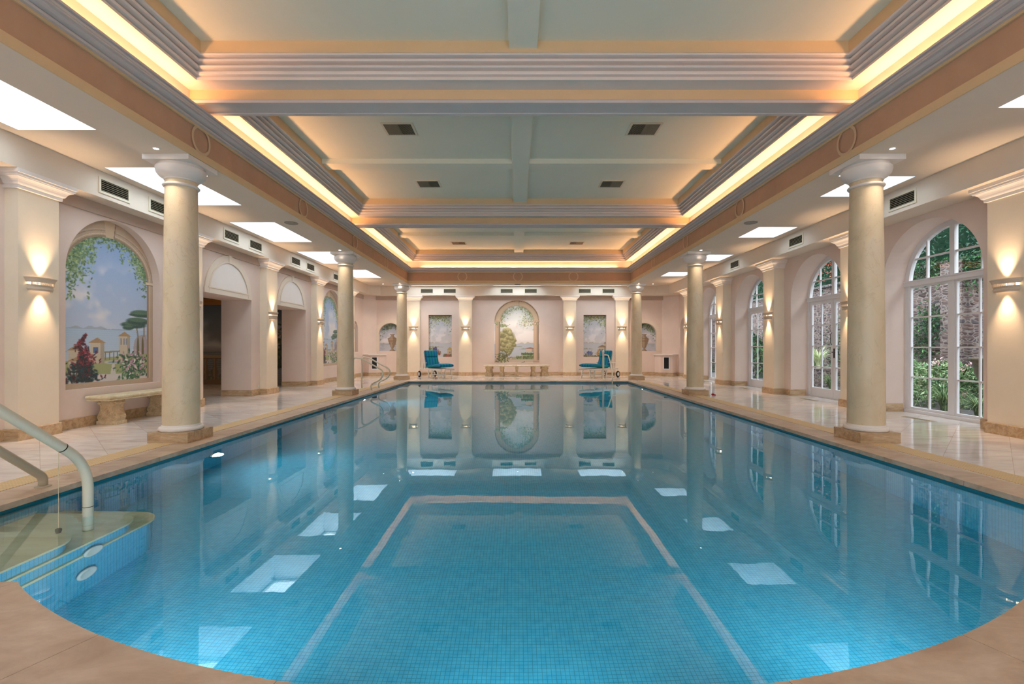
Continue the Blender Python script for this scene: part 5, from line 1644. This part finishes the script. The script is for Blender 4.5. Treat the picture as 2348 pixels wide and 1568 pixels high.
# far ladder rails on the left poolside
for yy, lab in ((12.95, 'nearer'), (13.65, 'farther')):
    r = empty('handrail', (-4.15, yy, 0), label='curved cream pool handrail past the second left column, ' + lab + ' of two', cat='handrail', group='paired handrails past the second left column')
    P = [(-0.26, 0, 0), (-0.26, 0, 0.70), (-0.20, 0, 0.90), (-0.03, 0, 0.84), (0.36, 0, 0.60), (0.50, 0, 0.46), (0.46, 0, 0.30), (0.30, 0, 0.19), (0.235, 0, 0.10), (0.235, 0, 0.0)]
    P = [(-0.26, 0, 0), (-0.26, 0, 0.90), (-0.07, 0, 0.88), (0.56, 0, 0.53), (0.50, 0, 0.31), (0.20, 0, 0.17), (0.235, 0, 0.0)]
    MB().tube(fillet(P, [0.16, 0.12, 0.13, 0.13, 0.10], 7), 0.021, 14).build('tube', M['rail'], r, smooth=True)
    flange(-0.26, 0, 0, r); flange(0.235, 0, 0, r)
# near step rails
r = empty('handrail', (-3.11, 3.47, 0), label='thick cream handrail curving down into the water, near left corner', cat='handrail')
P = [(0, -1.42, 0.0), (0, -1.42, 0.95), (0, -0.80, 0.95), (0, -0.13, 0.43), (0, 0.0, 0.26), (0, 0.02, -0.80)]
P = [(0, -1.38, 0.0), (0, -1.38, 1.02), (0, -0.90, 1.02), (0, 0.01, 0.315), (0, 0.01, -0.418)]
tb = fillet(P, [0.2, 0.2, 0.20], 10)
MB().tube(tb, 0.032, 20).build('tube', M['rail'], r, smooth=True)
jn = MB().tube([(0, -0.190, 0.4705), (0, -0.184, 0.4658)], 0.0335, 20).build('joint', M['bronze'], r, smooth=True)
jn2 = MB().tube([(0, 0.01, 0.0), (0, 0.01, 0.004)], 0.0332, 20).build('collar', M['bronze'], r, smooth=True)
flange(0, -1.38, 0, r)
r = empty('handrail', (-3.94, 3.99, 0), label='thick cream handrail ending on the left coping by the steps', cat='handrail')
P = [(0, -1.55, 0.0), (0, -1.55, 1.08), (0, -1.15, 1.02), (0, 0.0, 0.10), (0, 0.0, 0.0)]
P = [(0, -1.50, 0.0), (0, -1.50, 1.02), (0, -1.10, 1.02), (0, 0.0, 0.08), (0, 0.0, 0.0)]
MB().tube(fillet(P, [0.2, 0.2, 0.11], 10), 0.032, 20).build('tube', M['raild'], r, smooth=True)
flange(0, -1.50, 0, r, M['raild'], .06); flange(0, 0, 0, r, M['raild'], .055)
# string with float hanging from the near rail
r = empty('pool_thermometer', (-3.11, 3.255, 0.5), label='dark pool thermometer hanging on a thin string from the near rail', cat='thermometer')
MB().tube([(0, 0, -0.005), (0, 0.0, -0.59)], 0.0018, 6).build('string', M['stonel'], r)
MB().lathe([(0.0, -0.705), (0.014, -0.70), (0.018, -0.65), (0.018, -0.61), (0.008, -0.59), (0.0, -0.588)], seg=14, cap=False).build('float', M['rubber'], r, smooth=True)
# pool hoist mast at the far right
r = empty('pool_hoist', (3.2, 17.75, 0), label='cream upright pool hoist post with bent arm, before the right lounger', cat='pool hoist')
MB().lathe([(0.0, 1.07), (0.02, 1.066), (0.04, 1.04), (0.045, 1.0), (0.036, 0.985), (0.036, 0.0)], seg=20, cap=False).build('post', M['rail'], r, smooth=True)
MB().tube(fillet([(0.03, 0, 0.90), (0.17, -0.05, 0.89), (0.22, -0.55, 0.42), (0.12, -1.08, 0.06), (0.12, -1.09, -0.5)], [0.05, 0.2, 0.15], 7), 0.022, 12).build('arm', M['rail'], r, smooth=True)
flange(0, 0, 0, r, None, 0.07)
r = empty('pool_toy', (4.74, 11.60, 0), label='tiny dark red object on the floor by the second right column', cat='small object')
MB().sphere((0, 0, 0.03), 0.03, 12, 8, (1.2, 1.4, 0.9)).sphere((0.04, -0.03, 0.02), 0.02).build('cap', simple('dark_red_plastic', srgb(150, 40, 36), 0.4), r, smooth=True)

# ------------------------------------------------------------------ garden beyond the glass
G = -0.05
MB().quad((7.14, -3, G), (16, -3, G), (16, 32, G), (7.14, 32, G)).build('ground', M['paving'], kind='structure')
MB().box(11.0, 11.6, -3, 32, G, 3.3).build('wall_garden', M['garden_stone'], kind='structure')
m = MB(); rnd = random.Random(12)
yy = -3.0
m.box(10.9, 11.7, -3, 32, 3.3, 3.38)
m.build('trim_14', M['paving'], kind='structure')
MB().box(10.85, 11.0, 11.7, 12.3, G, 3.3).build('wall_buttress', M['garden_stone'], kind='structure')
MB().quad((7.14, 26, G), (12, 26, G), (12, 26, 5), (7.14, 26, 5)).build('wall_garden_end', M['garden_stone'], kind='structure')
def leafcloud(n, pos, size, seed, elong=1.6, up=0.3):
    r = np.random.RandomState(seed)
    V, F = [], []
    for i in range(n):
        p = pos(r)
        if p is None: continue
        s = size * (0.6 + 0.8 * r.rand())
        a = r.randn(3); a /= np.linalg.norm(a)
        b = r.randn(3); b[2] += up; b -= a * a.dot(b); b /= np.linalg.norm(b)
        c = np.cross(a, b)
        p = np.array(p)
        k = len(V)
        V += [tuple(p - b * s * elong), tuple(p + c * s * 0.5 - b * s * 0.2), tuple(p + b * s * elong + a * s * 0.2), tuple(p - c * s * 0.5 - b * s * 0.2)]
        F.append((k, k + 1, k + 2, k + 3))
    m = MB(); m.v, m.f = V, F
    return m
def cloud_obj(m, name, mat, loc, **kw):
    m.v = [(x - loc[0], y - loc[1], z - loc[2]) for x, y, z in m.v]
    me = bpy.data.meshes.new(name); me.from_pydata(m.v, [], m.f); me.materials.append(mat)
    o = bpy.data.objects.new(name, me); o.location = loc; COL.objects.link(o)
    return tag(o, **kw)
# hedge on top of the wall
o = cloud_obj(leafcloud(46000, lambda r: (10.75 + 1.3 * r.rand() - 0.2 * r.rand(), -1 + 29 * r.rand(), 2.95 + 3.2 * r.rand() ** 0.9 + 0.15 * r.randn()), 0.03, 3), 'hedge_foliage', M['ivydark'], (11.3, 12, G), kind='stuff', label='dark green hedge growing over the garden stone wall', cat='hedge')
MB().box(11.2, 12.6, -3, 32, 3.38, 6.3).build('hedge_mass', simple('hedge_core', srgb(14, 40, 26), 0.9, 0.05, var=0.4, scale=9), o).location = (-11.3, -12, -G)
# ivy patches on the wall
cents = [(12.9, 1.3, 0.35), (12.6, 1.9, 0.3), (11.2, 3.1, 0.35), (10.0, 3.2, 0.5), (14.4, 3.1, 0.4), (16.2, 1.1, 0.6), (15.2, 2.0, 0.35), (20.5, 1.2, 0.9), (19.0, 2.9, 0.4), (23.5, 1.5, 1.0)]
def ivyp(r):
    if r.rand() < 0.5: return (10.86 + 0.1 * r.rand(), 7.5 + 7.5 * r.rand(), 3.45 - 0.28 * abs(r.randn()))
    c = cents[r.randint(len(cents))]
    return (10.93 - 0.06 * abs(r.randn()), c[0] + c[2] * 0.8 * r.randn(), min(3.3, max(0, c[1] + c[2] * 0.8 * r.randn())))
cloud_obj(leafcloud(11000, ivyp, 0.03, 5), 'ivy_foliage', M['ivy'], (11, 12, G), kind='stuff', label='ivy trailing over the garden stone wall', cat='ivy')
cloud_obj(leafcloud(420, lambda r: (10.62 - 0.12 * r.rand(), 16.9 + 1.0 * r.randn(), 4.1 + 0.40 * r.randn()), 0.03, 6, 0.9), 'berry_foliage', M['redleaf'], (10.7, 16.6, 3.4), kind='stuff', label='red blossoms in the hedge above the near garden doors', cat='blossom')
def shrub(x, y, rx, ry, h, n, lab, mat, size=0.04, seed=1, flowers=0, name='garden_shrub'):
    r = empty(name, (x, y, G), label=lab, cat='shrub')
    def pos(q):
        v = q.randn(3); v /= np.linalg.norm(v); k = 0.55 + 0.45 * q.rand() ** 0.4
        return (v[0] * rx * k, v[1] * ry * k, abs(v[2]) * h * k + 0.02)
    m = leafcloud(n, pos, size, seed)
    me = bpy.data.meshes.new('foliage'); me.from_pydata(m.v, [], m.f); me.materials.append(mat)
    o = bpy.data.objects.new('foliage', me); COL.objects.link(o); o.parent = r
    st_ = MB()
    rn = random.Random(seed)
    for k in range(7):
        a = rn.random() * 2 * PI
        st_.tube(bez([(0.05 * math.cos(a), 0.05 * math.sin(a), 0), (rx * 0.4 * math.cos(a), ry * 0.4 * math.sin(a), h * 0.5), (rx * 0.65 * math.cos(a), ry * 0.65 * math.sin(a), h * 0.85)], 4), 0.01, 5)
    st_.build('stems', M['soil'], r)
    if flowers:
        rs = np.random.RandomState(seed + 9)
        cs = [pos(rs) for _ in range(max(1, flowers // 14))]
        m = leafcloud(flowers, lambda q: tuple(np.array(cs[q.randint(len(cs))]) * 1.04 + q.randn(3) * 0.03), 0.025, seed + 4, 0.8)
        me = bpy.data.meshes.new('blossoms'); me.from_pydata(m.v, [], m.f); me.materials.append(M['pink'])
        o = bpy.data.objects.new('blossoms', me); COL.objects.link(o); o.parent = r
    return r
shrub(9.05, 10.15, 0.85, 0.85, 0.92, 5200, 'pale green shrub with pink flowers outside the nearest window', M['bush'], 0.028, 2, 600)
shrub(9.6, 12.0, 0.85, 0.85, 0.95, 4200, 'pale shrub with pink flowers by the garden wall', M['bush'], 0.028, 3, 400)
shrub(10.3, 13.6, 0.45, 0.6, 1.5, 2600, 'tall green bush against the garden wall', M['ivy'], 0.04, 4)
shrub(9.6, 20.0, 0.9, 0.9, 1.9, 2200, 'tall leafy green bush outside the far garden doors', M['ivy'], 0.06, 6)
shrub(9.2, 24.5, 0.8, 1.0, 1.7, 1500, 'dense green bush outside the farthest big window', M['ivydark'], 0.06, 7)
def tuft(x, y, z, n, L, lab, droop=0.7, name='ornamental_grass', seed=1, mat=None, wd=0.008):
    rn = random.Random(seed)
    m = MB()
    for i in range(n):
        a = rn.random() * 2 * PI; l = L * (0.6 + 0.5 * rn.random()); lean = droop * (0.3 + 0.9 * rn.random())
        r0 = 0.06 * rn.random()
        prev = None
        S = 6
        for k in range(S + 1):
            t = k / S
            rad = r0 + l * math.sin(min(1.5, lean) * t) * t * 0.9
            hz = l * (t - 0.55 * lean * t * t * t)
            w_ = wd * (1 - t * 0.9)
            cx, cy = rad * math.cos(a), rad * math.sin(a)
            p0 = (cx - w_ * math.sin(a), cy + w_ * math.cos(a), hz); p1 = (cx + w_ * math.sin(a), cy - w_ * math.cos(a), hz)
            n_ = len(m.v); m.v += [p0, p1]
            if k: m.f.append((n_ - 2, n_ - 1, n_ + 1, n_))
    me = bpy.data.meshes.new(name); me.from_pydata(m.v, [], m.f); me.materials.append(mat or M['blade'])
    o = bpy.data.objects.new(name, me); o.location = (x, y, z); COL.objects.link(o)
    return tag(o, lab, 'grass plant')
tuft(8.25, 9.25, G, 260, 0.62, 'arching green grass clump outside the nearest window, left', 1.0, seed=3)
tuft(8.05, 8.35, G, 240, 0.55, 'arching green grass clump outside the nearest window, right', 1.1, seed=4)
tuft(9.3, 14.2, G, 260, 0.6, 'arching grass clump outside the near garden doors', 1.0, seed=5)
tuft(8.9, 16.4, G, 240, 0.6, 'arching grass clump outside the far garden doors', 1.0, seed=6)
# stone planters
def planter(x, y, lab, r=0.42, h=1.02, name='stone_planter', plant=True, sd=8):
    q = empty(name, (x, y, G), label=lab, cat='planter')
    MB().lathe([(0.0, 0.0), (0.24, 0.0), (0.24, 0.08), (0.18, 0.12), (0.12, 0.2), (0.11, h * 0.4), (0.16, h * 0.46), (0.3, h * 0.56), (0.38, h * 0.72), (r * 0.93, h * 0.88), (r, h * 0.93), (r * 1.07, h * 0.96), (r * 1.07, h), (r * 0.9, h), (r * 0.86, h * 0.93), (0.0, h * 0.92)], seg=40, cap=False).build('bowl', simple('weathered_stone_%d' % sd, srgb(104, 96, 84), 0.85, 0.1, var=0.2, scale=8, bump=0.4), q, smooth=True)
    if plant:
        t = tuft(x, y, G + h * 0.92, 120, 0.35, 'low leafy plant in the stone bowl, ' + lab.split(',')[-1].strip(), 1.0, 'potted_plant', sd)
        t['category'] = 'potted plant'
    return q
planter(8.95, 8.85, 'weathered stone bowl planter on a foot, outside the nearest window')
# low stone bed and spiky plants outside the doors
MB().box(9.4, 10.95, 14.9, 16.9, G, 0.5).build('wall_garden_bed', M['garden_stone'], kind='structure')
MB().box(8.75, 10.95, 8.55, 9.0 - .35, G, 0.28).build('trim_15', M['paving'], kind='structure')
tuft(9.75, 15.5, 0.5, 170, 1.0, 'big pale spiky grass in the raised bed beyond the near doors', 0.9, 'spiky_plant', 9, leaf_mat('pale_blade', [(0, srgb(150, 170, 110)), (1, srgb(230, 232, 190))]), 0.012)
tuft(10.2, 16.5, 0.5, 120, 0.8, 'spiky grass at the far end of the raised bed', 0.9, 'spiky_plant', 10, None, 0.012)
